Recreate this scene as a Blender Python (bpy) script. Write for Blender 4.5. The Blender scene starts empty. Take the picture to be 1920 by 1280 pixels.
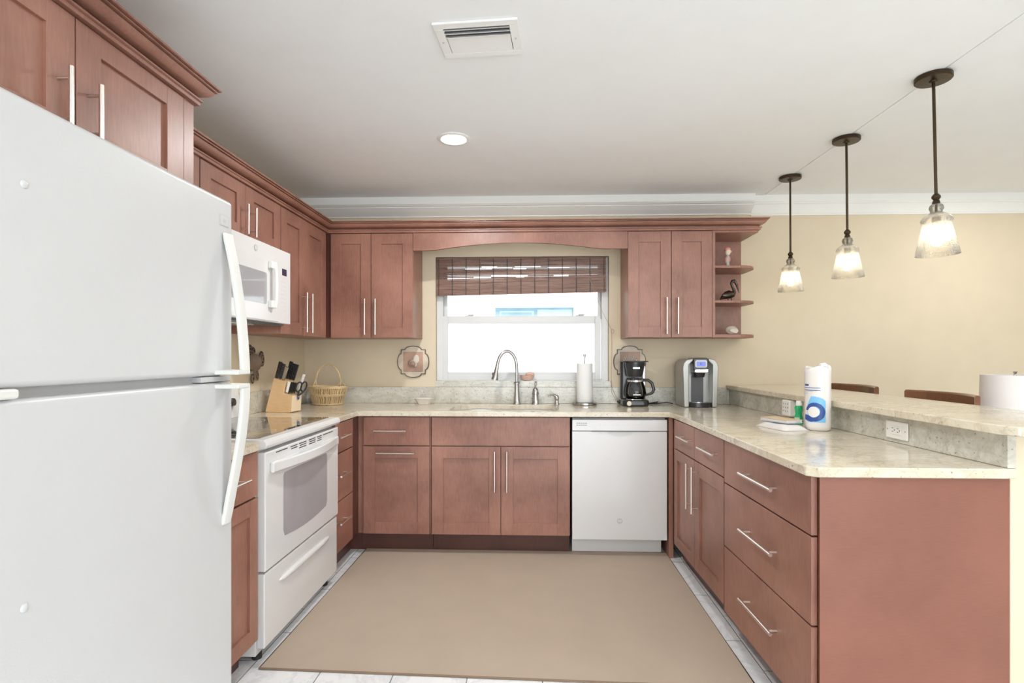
import bpy, bmesh, math, random
from mathutils import Vector, Matrix
random.seed(7)
PI = math.pi
SC = bpy.context.scene
COL = SC.collection

# ------------------------------------------------------------------ camera
cd = bpy.data.cameras.new('camera')
cam = bpy.data.objects.new('camera', cd); COL.objects.link(cam)
cam.location = (0, 0, 1.262)
cam.rotation_euler = (PI/2, 0, 0.0362)
cd.sensor_width = 36.0
cd.lens = 1025.0/1920*36.0
cd.shift_x = (960-964.0)/1920
cd.shift_y = (668.0-640)/1920
cd.clip_start = 0.05
SC.camera = cam

# ------------------------------------------------------------------ world, exposure
w = bpy.data.worlds.new('sky'); SC.world = w; w.use_nodes = True
bg = w.node_tree.nodes['Background']
bg.inputs[0].default_value = (0.88, 0.95, 1.0, 1); bg.inputs[1].default_value = 3.2
SC.view_settings.view_transform = 'Standard'
SC.view_settings.look = 'None'
SC.view_settings.exposure = 0.36
SC.view_settings.gamma = 1.0
SC.view_settings.use_curve_mapping = False
SC.cycles.use_denoising = True
SC.cycles.max_bounces = 10
SC.cycles.diffuse_bounces = 6
SC.cycles.glossy_bounces = 4
SC.cycles.transmission_bounces = 8
SC.cycles.transparent_max_bounces = 12
SC.cycles.sample_clamp_indirect = 6.0
SC.cycles.caustics_reflective = False
SC.cycles.caustics_refractive = False

def area(name, loc, rot, sx, sy, power, color=(1, 1, 1), portal=False, spread=PI):
    l = bpy.data.lights.new(name, 'AREA'); l.shape = 'RECTANGLE'; l.size = sx; l.size_y = sy
    l.energy = power; l.color = color; l.spread = spread
    if portal: l.cycles.is_portal = True
    o = bpy.data.objects.new(name, l); COL.objects.link(o)
    o.location = loc; o.rotation_euler = rot
    return o
# area lamp added at the unseen rear doors to brighten the room; sink-window portal
area('added_rear_light', (1.2, -3.15, 1.2), (PI/2, 0, 0), 4.6, 2.0, 55, (0.94, 0.98, 1.0))
area('portal_window', (-0.09, 4.19, 1.5), (-PI/2, 0, 0), 1.2, 0.85, 1, portal=True)

# ------------------------------------------------------------------ materials
MATS = {}
def new_mat(name):
    m = bpy.data.materials.new(name); m.use_nodes = True
    nt = m.node_tree
    return m, nt, nt.nodes['Principled BSDF']
def N(nt, typ, **kw):
    n = nt.nodes.new(typ)
    for k, v in kw.items():
        if k in n.inputs: n.inputs[k].default_value = v
        else: setattr(n, k, v)
    return n
def L(nt, a, b): nt.links.new(a, b)
def ramp(nt, fac, stops):
    r = nt.nodes.new('ShaderNodeValToRGB')
    e = r.color_ramp.elements
    e[0].position = stops[0][0]; e[0].color = (*stops[0][1], 1)
    e[1].position = stops[-1][0]; e[1].color = (*stops[-1][1], 1)
    for p, c in stops[1:-1]:
        x = e.new(p); x.color = (*c, 1)
    L(nt, fac, r.inputs[0]); return r.outputs[0]
def coords(nt, scale=(1, 1, 1)):
    t = nt.nodes.new('ShaderNodeNewGeometry')
    m = nt.nodes.new('ShaderNodeMapping'); m.inputs['Scale'].default_value = scale
    L(nt, t.outputs['Position'], m.inputs[0]); return m.outputs[0]
def plain(name, col, rough=0.5, metal=0.0, coat=0.0, var=0.03, bump=0.0, bscale=200, spec=0.5, emis=None):
    m, nt, b = new_mat(name)
    b.inputs['Roughness'].default_value = rough; b.inputs['Metallic'].default_value = metal
    b.inputs['Coat Weight'].default_value = coat; b.inputs['Specular IOR Level'].default_value = spec
    c = coords(nt)
    n = N(nt, 'ShaderNodeTexNoise', Scale=6.0, Detail=3.0); L(nt, c, n.inputs['Vector'])
    lo = tuple(max(0, x*(1-var)) for x in col); hi = tuple(min(1, x*(1+var)) for x in col)
    L(nt, ramp(nt, n.outputs[0], [(0.3, lo), (0.7, hi)]), b.inputs['Base Color'])
    if bump:
        n2 = N(nt, 'ShaderNodeTexNoise', Scale=float(bscale), Detail=2.0); L(nt, c, n2.inputs['Vector'])
        bp = N(nt, 'ShaderNodeBump', Strength=bump, Distance=0.002); L(nt, n2.outputs[0], bp.inputs['Height'])
        L(nt, bp.outputs[0], b.inputs['Normal'])
    if emis:
        b.inputs['Emission Color'].default_value = (*emis[0], 1); b.inputs['Emission Strength'].default_value = emis[1]
    MATS[name] = m; return m
def wood(name, lo, hi, rough=0.40, scale=3.0, grain=(14, 14, 2), coat=0.25):
    m, nt, b = new_mat(name)
    c = coords(nt); n = N(nt, 'ShaderNodeTexNoise', Scale=scale, Detail=4.0, Roughness=0.6); L(nt, c, n.inputs['Vector'])
    g = N(nt, 'ShaderNodeTexNoise', Scale=9.0, Detail=5.0); L(nt, coords(nt, grain), g.inputs['Vector'])
    mx = N(nt, 'ShaderNodeMath', operation='MULTIPLY_ADD'); L(nt, g.outputs[0], mx.inputs[0]); mx.inputs[1].default_value = 0.35
    L(nt, n.outputs[0], mx.inputs[2])
    mid = tuple((a+b_)/2 for a, b_ in zip(lo, hi))
    L(nt, ramp(nt, mx.outputs[0], [(0.45, lo), (0.66, mid), (0.88, hi)]), b.inputs['Base Color'])
    b.inputs['Roughness'].default_value = rough; b.inputs['Coat Weight'].default_value = coat
    b.inputs['Coat Roughness'].default_value = 0.42
    bp = N(nt, 'ShaderNodeBump', Strength=0.06, Distance=0.001); L(nt, g.outputs[0], bp.inputs['Height']); L(nt, bp.outputs[0], b.inputs['Normal'])
    MATS[name] = m; return m
def granite(name, base, light, dark, rough=0.12):
    m, nt, b = new_mat(name); c = coords(nt)
    n = N(nt, 'ShaderNodeTexNoise', Scale=5.0, Detail=6.0, Roughness=0.65, Distortion=1.2); L(nt, coords(nt, (1, 2.2, 2.2)), n.inputs['Vector'])
    col = ramp(nt, n.outputs[0], [(0.3, dark), (0.45, base), (0.6, light), (0.75, base)])
    v = N(nt, 'ShaderNodeTexNoise', Scale=2.2, Detail=8.0, Roughness=0.6, Distortion=2.5); L(nt, c, v.inputs['Vector'])
    vein = ramp(nt, v.outputs[0], [(0.485, (1, 1, 1)), (0.5, (0.62, 0.60, 0.56)), (0.515, (1, 1, 1))])
    mx = N(nt, 'ShaderNodeMix', data_type='RGBA', blend_type='MULTIPLY'); mx.inputs['Factor'].default_value = 0.5
    L(nt, col, mx.inputs['A']); L(nt, vein, mx.inputs['B'])
    s = N(nt, 'ShaderNodeTexNoise', Scale=75.0, Detail=3.0, Roughness=0.7); L(nt, c, s.inputs['Vector'])
    spk = ramp(nt, s.outputs[0], [(0.30, (0.28, 0.24, 0.22)), (0.38, (0.95, 0.95, 0.95)), (0.6, (1, 1, 1)), (0.72, (1.1, 1.1, 1.08))])
    m2 = N(nt, 'ShaderNodeMix', data_type='RGBA', blend_type='MULTIPLY'); m2.inputs['Factor'].default_value = 0.8
    L(nt, mx.outputs['Result'], m2.inputs['A']); L(nt, spk, m2.inputs['B'])
    L(nt, m2.outputs['Result'], b.inputs['Base Color'])
    b.inputs['Roughness'].default_value = rough; b.inputs['Specular IOR Level'].default_value = 0.6
    MATS[name] = m; return m
def glass(name, col=(1, 1, 1), rough=0.0, bump=0.0, bscale=90, mixw=None):
    # thin clear glass: mostly transparent, with the pane's own gloss
    m = bpy.data.materials.new(name); m.use_nodes = True; nt = m.node_tree
    for n in list(nt.nodes): nt.nodes.remove(n)
    out = nt.nodes.new('ShaderNodeOutputMaterial')
    tr = N(nt, 'ShaderNodeBsdfTransparent'); tr.inputs[0].default_value = (*col, 1)
    gl = N(nt, 'ShaderNodeBsdfGlossy', Roughness=rough+0.02)
    fr = N(nt, 'ShaderNodeFresnel', IOR=1.45)
    mx = N(nt, 'ShaderNodeMixShader'); L(nt, tr.outputs[0], mx.inputs[1]); L(nt, gl.outputs[0], mx.inputs[2])
    L(nt, fr.outputs[0], mx.inputs[0])
    last = mx.outputs[0]
    if bump:
        n2 = N(nt, 'ShaderNodeTexNoise', Scale=float(bscale), Detail=2.0); L(nt, coords(nt), n2.inputs['Vector'])
        bp = N(nt, 'ShaderNodeBump', Strength=bump, Distance=0.004); L(nt, n2.outputs[0], bp.inputs['Height'])
        L(nt, bp.outputs[0], gl.inputs['Normal']); L(nt, bp.outputs[0], fr.inputs['Normal'])
    if mixw:
        df = N(nt, 'ShaderNodeBsdfTranslucent'); df.inputs[0].default_value = (1, 0.97, 0.92, 1)
        sp = N(nt, 'ShaderNodeTexNoise', Scale=140.0, Detail=2.0); L(nt, coords(nt), sp.inputs['Vector'])
        mr = N(nt, 'ShaderNodeMapRange'); L(nt, sp.outputs[0], mr.inputs[0]); mr.inputs[1].default_value = 0.4; mr.inputs[2].default_value = 0.7
        mr.inputs[3].default_value = mixw*0.6; mr.inputs[4].default_value = mixw*1.8
        m2 = N(nt, 'ShaderNodeMixShader'); L(nt, mr.outputs[0], m2.inputs[0]); L(nt, last, m2.inputs[1]); L(nt, df.outputs[0], m2.inputs[2])
        last = m2.outputs[0]
    L(nt, last, out.inputs[0]); MATS[name] = m; return m

wall_m = plain('wall_paint', (0.68, 0.59, 0.44), 0.75, var=0.02, bump=0.1, bscale=300)
ceil_m = plain('ceiling_paint', (0.88, 0.895, 0.905), 0.85, var=0.01, bump=0.1, bscale=250)
trimw = plain('white_trim', (0.84, 0.84, 0.82), 0.4, var=0.01)
vinyl = plain('window_vinyl', (0.66, 0.665, 0.665), 0.35, var=0.01)
cherry = wood('cherry_wood', (0.20, 0.084, 0.057), (0.365, 0.175, 0.125))
cherry_end = wood('cherry_laminate', (0.18, 0.064, 0.040), (0.27, 0.102, 0.066), rough=0.38, scale=1.5, grain=(3, 3, 60), coat=0.15)
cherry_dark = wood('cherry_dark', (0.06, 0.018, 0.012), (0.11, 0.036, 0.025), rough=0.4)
stoolwood = wood('stool_wood', (0.10, 0.035, 0.015), (0.24, 0.10, 0.045), rough=0.2, coat=0.5)
nickel = plain('brushed_nickel', (0.78, 0.70, 0.65), 0.28, metal=1.0, var=0.03)
steel = plain('stainless_steel', (0.50, 0.49, 0.48), 0.22, metal=1.0, var=0.03)
chrome = plain('chrome', (0.85, 0.85, 0.86), 0.08, metal=1.0, var=0.02)
gran = granite('granite', (0.63, 0.56, 0.435), (0.69, 0.635, 0.52), (0.55, 0.485, 0.37))
gran_bs = granite('granite_splash', (0.54, 0.52, 0.45), (0.63, 0.62, 0.56), (0.45, 0.435, 0.38), rough=0.2)
app = plain('appliance_white', (0.70, 0.70, 0.70), 0.22, var=0.008, coat=0.3, spec=0.5)
fridge_m = plain('fridge_white', (0.58, 0.585, 0.59), 0.32, var=0.008, bump=0.12, bscale=260)
plasw = plain('white_plastic', (0.85, 0.85, 0.83), 0.35, var=0.01)
offw = plain('cream_plastic', (0.70, 0.70, 0.67), 0.35, var=0.01)
greyp = plain('grey_plastic', (0.50, 0.50, 0.50), 0.4)
dkgrey = plain('dark_grey', (0.10, 0.10, 0.11), 0.4)
black = plain('black_plastic', (0.018, 0.018, 0.02), 0.28, var=0.1, coat=0.3)
blackm = plain('black_matte', (0.02, 0.02, 0.02), 0.6, var=0.1)
ovglass = plain('oven_window', (0.36, 0.36, 0.38), 0.10, var=0.03, coat=0.6)
cookglass = plain('cooktop_glass', (0.055, 0.05, 0.045), 0.04, var=0.1, spec=1.0, coat=1.0)
bronze = plain('oil_rubbed_bronze', (0.055, 0.035, 0.018), 0.35, metal=0.7, var=0.25)
bronze_fig = plain('bronze_figurine', (0.06, 0.045, 0.035), 0.25, metal=0.6, var=0.3)
blue_lcd = plain('lcd_blue', (0.10, 0.12, 0.40), 0.3, emis=((0.22, 0.25, 0.8), 0.5))
darkscr = plain('display_dark', (0.02, 0.02, 0.06), 0.2)
paper = plain('paper_towel', (0.74, 0.74, 0.735), 0.9, var=0.01, bump=0.3, bscale=350)
rugm = plain('rug_weave', (0.46, 0.375, 0.295), 0.95, var=0.02, bump=0.6, bscale=700)
rugedge = plain('rug_binding', (0.22, 0.155, 0.105), 0.95, var=0.05)
lightwood = wood('beech_wood', (0.62, 0.40, 0.20), (0.80, 0.56, 0.32), rough=0.45, scale=4, grain=(3, 3, 22), coat=0.0)
palewood = wood('pale_wood', (0.78, 0.62, 0.42), (0.88, 0.74, 0.54), rough=0.5, scale=4, grain=(3, 3, 22), coat=0.0)
wicker = plain('wicker', (0.66, 0.50, 0.29), 0.6, var=0.35)
wicker_d = plain('wicker_inside', (0.34, 0.23, 0.11), 0.7, var=0.35)
fishm = plain('fish_rattan', (0.05, 0.032, 0.022), 0.35, var=0.7, coat=0.3)
fishl = plain('fish_rattan_light', (0.22, 0.14, 0.09), 0.4, var=0.5)
ceramic = plain('white_ceramic', (0.76, 0.72, 0.67), 0.15, var=0.03, coat=0.5)
sinkm = plain('sink_enamel', (0.84, 0.84, 0.84), 0.15, var=0.01, coat=0.5)
pinksh = plain('pink_shell', (0.62, 0.40, 0.33), 0.3, var=0.2, coat=0.3)
palesh = plain('pale_shell', (0.70, 0.64, 0.55), 0.35, var=0.25)
plq_rim = plain('plaque_rim', (0.12, 0.095, 0.075), 0.5, var=0.3)
plq_face = plain('plaque_face', (0.60, 0.52, 0.42), 0.5, var=0.3)
plq_in = plain('plaque_centre', (0.42, 0.27, 0.20), 0.45, var=0.4)
plq_shell = plain('plaque_shell', (0.60, 0.54, 0.48), 0.4, var=0.1)
plq_line = plain('plaque_line', (0.28, 0.14, 0.10), 0.5, var=0.1)
bluepr = plain('print_blue', (0.03, 0.08, 0.30), 0.4)
skypr = plain('print_sky', (0.20, 0.52, 0.85), 0.4)
tealpr = plain('print_teal', (0.02, 0.32, 0.36), 0.4)
wrapm = plain('plastic_wrap_paper', (0.78, 0.755, 0.74), 0.25, var=0.02, coat=0.5)
greens = plain('green_soap', (0.0, 0.45, 0.17), 0.12, var=0.1, coat=0.6)
linen = plain('linen_towel', (0.70, 0.67, 0.65), 0.9, var=0.03, bump=0.3, bscale=300)
cardb = plain('notepad_cover', (0.60, 0.47, 0.30), 0.6, var=0.06)
clothb = plain('blue_grey_card', (0.45, 0.52, 0.60), 0.6)
shadew = plain('lampshade_fabric', (0.85, 0.82, 0.80), 0.9, var=0.01)
pinkc = plain('figurine_pink', (0.75, 0.30, 0.26), 0.4)
skinc = plain('figurine_cream', (0.80, 0.68, 0.55), 0.45)
silvc = plain('figurine_silver', (0.50, 0.52, 0.50), 0.35, metal=0.4, var=0.3)
bulbm = plain('bulb_glow', (1, 0.95, 0.85), 0.4, emis=((1.0, 0.88, 0.70), 22.0))
canm = plain('recessed_lens', (1, 1, 1), 0.4, emis=((1.0, 0.97, 0.92), 6.0))
cordm = plain('cord_tan', (0.45, 0.33, 0.22), 0.7)
clear = glass('clear_glass')
pane_m = glass('window_pane', (0.97, 0.99, 1.0))
seeded = glass('seeded_glass', (0.97, 0.96, 0.93), 0.03, bump=0.8, bscale=160, mixw=0.11)
caraf = glass('carafe_glass', (0.75, 0.75, 0.75), 0.02)
nb_wall = plain('stucco_white', (0.90, 0.90, 0.90), 0.9, var=0.01)
nb_blue = plain('blue_window', (0.13, 0.21, 0.26), 0.3, var=0.15)
nb_pale = plain('pale_blue_window', (0.26, 0.36, 0.40), 0.3, var=0.05)

# bamboo blind reeds
m, nt, b = new_mat('bamboo_reed'); MATS['bamboo'] = m; bamboo = m
n = N(nt, 'ShaderNodeTexNoise', Scale=1.0, Detail=4.0, Roughness=0.7); L(nt, coords(nt, (5, 60, 150)), n.inputs['Vector'])
L(nt, ramp(nt, n.outputs[0], [(0.32, (0.05, 0.03, 0.025)), (0.42, (0.17, 0.085, 0.06)), (0.6, (0.26, 0.145, 0.105)), (0.75, (0.36, 0.24, 0.18))]), b.inputs['Base Color'])
b.inputs['Roughness'].default_value = 0.45
# marble-look floor tile
m, nt, b = new_mat('marble_tile'); tile = m
c = coords(nt)
mp = N(nt, 'ShaderNodeMapping'); mp.inputs['Location'].default_value = (-2.456, 0.92, 0); mp.inputs['Rotation'].default_value = (0, 0, PI/2)
geo = nt.nodes.new('ShaderNodeNewGeometry'); L(nt, geo.outputs['Position'], mp.inputs[0])
sep = N(nt, 'ShaderNodeSeparateXYZ'); L(nt, geo.outputs['Position'], sep.inputs[0])
sub1 = N(nt, 'ShaderNodeMath', operation='SUBTRACT'); L(nt, sep.outputs[1], sub1.inputs[0]); sub1.inputs[1].default_value = 2.461-0.465*10
sub2 = N(nt, 'ShaderNodeMath', operation='SUBTRACT'); L(nt, sep.outputs[0], sub2.inputs[0]); sub2.inputs[1].default_value = 0.92-0.2955*40
cb = N(nt, 'ShaderNodeCombineXYZ'); L(nt, sub1.outputs[0], cb.inputs[0]); L(nt, sub2.outputs[0], cb.inputs[1])
br = N(nt, 'ShaderNodeTexBrick'); br.offset = 0.5; br.inputs['Scale'].default_value = 1.0
br.inputs['Brick Width'].default_value = 0.465; br.inputs['Row Height'].default_value = 0.2955
br.inputs['Mortar Size'].default_value = 0.0022; br.inputs['Mortar Smooth'].default_value = 0.1
br.inputs['Color1'].default_value = (0.80, 0.81, 0.82, 1); br.inputs['Color2'].default_value = (0.83, 0.84, 0.85, 1)
br.inputs['Mortar'].default_value = (0.22, 0.22, 0.22, 1)
L(nt, cb.outputs[0], br.inputs['Vector'])
v = N(nt, 'ShaderNodeTexNoise', Scale=2.4, Detail=6.0, Roughness=0.6, Distortion=2.0); L(nt, c, v.inputs['Vector'])
vein = ramp(nt, v.outputs[0], [(0.44, (1, 1, 1)), (0.5, (0.72, 0.73, 0.76)), (0.53, (1, 1, 1))])
mx = N(nt, 'ShaderNodeMix', data_type='RGBA', blend_type='MULTIPLY'); mx.inputs['Factor'].default_value = 0.5
L(nt, br.outputs['Color'], mx.inputs['A']); L(nt, vein, mx.inputs['B']); L(nt, mx.outputs['Result'], b.inputs['Base Color'])
b.inputs['Roughness'].default_value = 0.25

# ------------------------------------------------------------------ mesh helpers
def BM(): return bmesh.new()
def box(bm, x0, x1, y0, y1, z0, z1, M=None):
    vs = [bm.verts.new(Vector(p) if M is None else M @ Vector(p)) for p in
          ((x0, y0, z0), (x1, y0, z0), (x1, y1, z0), (x0, y1, z0), (x0, y0, z1), (x1, y0, z1), (x1, y1, z1), (x0, y1, z1))]
    for f in ((3, 2, 1, 0), (4, 5, 6, 7), (0, 1, 5, 4), (1, 2, 6, 5), (2, 3, 7, 6), (3, 0, 4, 7)):
        bm.faces.new([vs[i] for i in f])
    return bm
def fbox(bm, T, u0, u1, d0, d1, z0, z1):
    """box in face space: u along the run, d outward from the face line, z up"""
    vs = [bm.verts.new(T(u, d, z)) for (u, d, z) in ((u0, d0, z0), (u1, d0, z0), (u1, d1, z0), (u0, d1, z0), (u0, d0, z1), (u1, d0, z1), (u1, d1, z1), (u0, d1, z1))]
    for f in ((3, 2, 1, 0), (4, 5, 6, 7), (0, 1, 5, 4), (1, 2, 6, 5), (2, 3, 7, 6), (3, 0, 4, 7)):
        bm.faces.new([vs[i] for i in f])
    return bm
def faceB(Y): return lambda u, d, z: Vector((u, Y-d, z))
def faceL(X): return lambda u, d, z: Vector((X+d, u, z))
def faceR(): return lambda u, d, z: Vector((0.932-0.0226*u-d, u, z))
def prism(bm, pts, a0, a1, axis='Z', T=None):
    def mk(p, a):
        if T: return T(p[0], p[1], a)
        if axis == 'Z': return Vector((p[0], p[1], a))
        if axis == 'Y': return Vector((p[0], a, p[1]))
        return Vector((a, p[0], p[1]))
    A = [bm.verts.new(mk(p, a0)) for p in pts]; B = [bm.verts.new(mk(p, a1)) for p in pts]
    n = len(pts)
    bm.faces.new(A); bm.faces.new(B[::-1])
    for i in range(n): bm.faces.new((A[i], A[(i+1) % n], B[(i+1) % n], B[i]))
    return bm
def lathe(bm, prof, n=32, o=(0, 0, 0), M=None, cap=True, sx=1.0, sy=1.0):
    rings = []
    for r, z in prof:
        ring = []
        for i in range(n):
            a = 2*PI*i/n; p = Vector((o[0]+r*math.cos(a)*sx, o[1]+r*math.sin(a)*sy, o[2]+z))
            ring.append(bm.verts.new(M @ p if M is not None else p))
        rings.append(ring)
    for a, b_ in zip(rings, rings[1:]):
        for i in range(n): bm.faces.new((a[i], a[(i+1) % n], b_[(i+1) % n], b_[i]))
    if cap:
        if prof[0][0] > 1e-5: bm.faces.new(rings[0][::-1])
        if prof[-1][0] > 1e-5: bm.faces.new(rings[-1])
    return bm
def tube(bm, pts, r, n=8, closed=False, M=None, flat=None):
    pts = [Vector(p) for p in pts]
    if M is not None: pts = [M @ p for p in pts]
    k = len(pts); rings = []
    up = Vector((0, 0, 1)); prev = None
    for i, p in enumerate(pts):
        if closed: t = pts[(i+1) % k]-pts[i-1]
        else: t = pts[min(i+1, k-1)]-pts[max(i-1, 0)]
        t.normalize()
        if prev is None:
            a = up if abs(t.dot(up)) < 0.9 else Vector((1, 0, 0))
            s = t.cross(a).normalized()
        else:
            s = (prev-t*prev.dot(t)).normalized()
        prev = s; q = t.cross(s)
        rr = r[i] if isinstance(r, (list, tuple)) else r
        ring = []
        for j in range(n):
            a = 2*PI*j/n
            f1, f2 = flat if flat else (1, 1)
            ring.append(bm.verts.new(p+s*(math.cos(a)*rr*f1)+q*(math.sin(a)*rr*f2)))
        rings.append(ring)
    m_ = k if closed else k-1
    for i in range(m_):
        a, b_ = rings[i], rings[(i+1) % k]
        for j in range(n): bm.faces.new((a[j], a[(j+1) % n], b_[(j+1) % n], b_[j]))
    if not closed:
        bm.faces.new(rings[0][::-1]); bm.faces.new(rings[-1])
    return bm
def ball(bm, c, rx, ry=None, rz=None, n=16, M=None):
    ry = ry or rx; rz = rz or rx
    T = Matrix.Translation(c) @ Matrix.Diagonal((rx, ry, rz, 1))
    if M is not None: T = M @ T
    bmesh.ops.create_uvsphere(bm, u_segments=n, v_segments=max(6, n//2), radius=1, matrix=T)
    return bm
def wloc(o):
    v = Vector(o.location)
    while o.parent: o = o.parent; v += Vector(o.location)
    return v
def obj(name, bm, mat, parent=None, bevel=0.0, smooth=True, seg=2, sub=0, angle=35, loc=None):
    bmesh.ops.recalc_face_normals(bm, faces=bm.faces)
    off = wloc(parent) if parent else (Vector(loc) if loc else Vector((0, 0, 0)))
    if off.length: bmesh.ops.translate(bm, verts=bm.verts, vec=-off)
    me = bpy.data.meshes.new(name); bm.to_mesh(me); bm.free()
    o = bpy.data.objects.new(name, me); COL.objects.link(o)
    if parent: o.parent = parent
    else: o.location = off
    me.materials.append(mat)
    if smooth:
        for p in me.polygons: p.use_smooth = True
        me.set_sharp_from_angle(angle=math.radians(angle))
    if bevel:
        md = o.modifiers.new('bevel', 'BEVEL'); md.width = bevel; md.segments = seg; md.limit_method = 'ANGLE'; md.angle_limit = math.radians(40)
        md.harden_normals = True
    if sub:
        md = o.modifiers.new('sub', 'SUBSURF'); md.levels = sub; md.render_levels = sub
    return o
def tag(o, label, cat, group=None):
    o['label'] = label; o['category'] = cat
    if group: o['group'] = group
    return o
def thing(name, label, cat, loc, group=None):
    o = bpy.data.objects.new(name, None); COL.objects.link(o); o.location = loc; o.empty_display_size = 0.1
    return tag(o, label, cat, group)
def struct(o, label=None):
    o['kind'] = 'structure'
    if label: o['label'] = label
    return o
def text_bm(s, size, M, depth=0.0004):
    cu = bpy.data.curves.new('t', 'FONT'); cu.body = s; cu.size = size; cu.extrude = depth; cu.align_x = 'CENTER'; cu.align_y = 'CENTER'
    to = bpy.data.objects.new('t', cu); COL.objects.link(to)
    dg = bpy.context.evaluated_depsgraph_get(); me = bpy.data.meshes.new_from_object(to.evaluated_get(dg))
    bm = BM(); bm.from_mesh(me); bmesh.ops.transform(bm, matrix=M, verts=bm.verts)
    bpy.data.objects.remove(to); bpy.data.meshes.remove(me); bpy.data.curves.remove(cu)
    return bm
# orientation matrices for lettering: text x runs along u, text y up, facing out of the face
MB = lambda x, y, z: Matrix.Translation((x, y, z)) @ Matrix(((1, 0, 0, 0), (0, 0, -1, 0), (0, 1, 0, 0), (0, 0, 0, 1)))
ML = lambda x, y, z: Matrix.Translation((x, y, z)) @ Matrix(((0, 0, 1, 0), (1, 0, 0, 0), (0, 1, 0, 0), (0, 0, 0, 1)))
def arc(cx, cy, r, a0, a1, n, sx=1, sy=1): return [(cx+r*sx*math.cos(a0+(a1-a0)*i/n), cy+r*sy*math.sin(a0+(a1-a0)*i/n)) for i in range(n+1)]
def rrect(x0, x1, y0, y1, r, n=6):
    return arc(x1-r, y1-r, r, 0, PI/2, n)+arc(x0+r, y1-r, r, PI/2, PI, n)+arc(x0+r, y0+r, r, PI, 1.5*PI, n)+arc(x1-r, y0+r, r, 1.5*PI, 2*PI, n)
def sweep(bm, path_fn, prof, k):
    """profile (d, z) swept over k path stations; path_fn(i, d) -> (x, y)"""
    rows = []
    for i in range(k): rows.append([bm.verts.new((*path_fn(i, d), z)) for d, z in prof])
    n = len(prof)
    for a, b_ in zip(rows, rows[1:]):
        for j in range(n): bm.faces.new((a[j], a[(j+1) % n], b_[(j+1) % n], b_[j]))
    bm.faces.new(rows[0][::-1]); bm.faces.new(rows[-1])
    return bm

# cabinet parts
def shaker(T, u0, u1, z0, z1, parent, mat=None, name='door', st=0.068, t=0.020, rl=None):
    bm = BM(); rl = rl or st
    fbox(bm, T, u0, u0+st, 0, t, z0, z1); fbox(bm, T, u1-st, u1, 0, t, z0, z1)
    fbox(bm, T, u0+st, u1-st, 0, t-0.0003, z0, z0+rl); fbox(bm, T, u0+st, u1-st, 0, t-0.0003, z1-rl, z1)
    o = obj(name, bm, mat or cherry, parent, bevel=0.0012)
    bm = BM(); fbox(bm, T, u0+st-0.005, u1-st+0.005, 0.002, t-0.010, z0+rl-0.005, z1-rl+0.005)
    obj('panel', bm, mat or cherry, o, smooth=False)
    return o
def slab(T, u0, u1, z0, z1, parent, name='drawer', t=0.020):
    return obj(name, fbox(BM(), T, u0, u1, 0, t, z0, z1), cherry, parent, bevel=0.0018)
def pull(T, u, z, length, vert, parent, d=0.020, off=0.034, r=0.006):
    bm = BM(); h = length/2; p = h-0.028 if length > 0.12 else h-0.018
    if vert:
        tube(bm, [T(u, d+off, z-h), T(u, d+off, z+h)], r, 12)
        for s in (-p, p): tube(bm, [T(u, d-0.001, z+s), T(u, d+off, z+s)], 0.0045, 8)
    else:
        tube(bm, [T(u-h, d+off, z), T(u+h, d+off, z)], r, 12)
        for s in (-p, p): tube(bm, [T(u+s, d-0.001, z), T(u+s, d+off, z)], 0.0045, 8)
    return obj('handle', bm, nickel, parent)

# ================================================================== THE ROOM
XW, YW = -1.73, 4.07          # left wall, back wall
XE, YE = 5.2, -3.2            # far right wall, rear wall
struct(obj('floor', box(BM(), XW-0.1, XE+0.1, YE-0.1, YW+0.1, -0.08, 0), tile, smooth=False), 'white marble-look tile floor with thin grey grout')
# back wall with the window opening
ox0, ox1, oz0, oz1 = -0.735, 0.555, 1.035, 2.005
bm = BM()
box(bm, XW-0.1, ox0, YW, YW+0.14, -0.0, 2.5); box(bm, ox1, XE+0.1, YW, YW+0.14, -0.0, 2.5)
box(bm, ox0, ox1, YW, YW+0.14, 0, oz0); box(bm, ox0, ox1, YW, YW+0.14, oz1, 2.5)
struct(obj('wall_back', bm, wall_m, smooth=False), 'pale yellow painted back wall')
struct(obj('wall_left', box(BM(), XW-0.1, XW, YE, YW, 0, 2.5), wall_m, smooth=False), 'pale yellow painted left wall')
# unseen right and rear walls; dining window and glass doors added for daylight
bm = BM(); box(bm, XE, XE+0.1, YE, -1.2, 0, 2.5); box(bm, XE, XE+0.1, 0.4, YW, 0, 2.5)
box(bm, XE, XE+0.1, -1.2, 0.4, 0, 0.5); box(bm, XE, XE+0.1, -1.2, 0.4, 2.2, 2.5)
struct(obj('wall_right', bm, wall_m, smooth=False))
bm = BM(); box(bm, XW-0.1, -1.1, YE-0.1, YE, 0, 2.5); box(bm, 3.5, XE+0.1, YE-0.1, YE, 0, 2.5); box(bm, -1.1, 3.5, YE-0.1, YE, 2.2, 2.5)
struct(obj('wall_rear', bm, wall_m, smooth=False))
bm = BM()
for a in (-1.1, 0.4, 1.95, 3.45): box(bm, a, a+0.05, YE-0.08, YE-0.03, 0, 2.2)
box(bm, -1.1, 3.5, YE-0.08, YE-0.03, 2.15, 2.2); box(bm, -1.1, 3.5, YE-0.08, YE-0.03, 0, 0.06)
wr = struct(obj('window_rear_unseen', bm, vinyl, smooth=False))
obj('pane', box(BM(), -1.05, 3.45, YE-0.06, YE-0.055, 0.06, 2.15), pane_m, wr, smooth=False)
bm = BM()
for a in (-1.2, -0.42, 0.35): box(bm, XE+0.03, XE+0.08, a, a+0.05, 0.5, 2.2)
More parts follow.
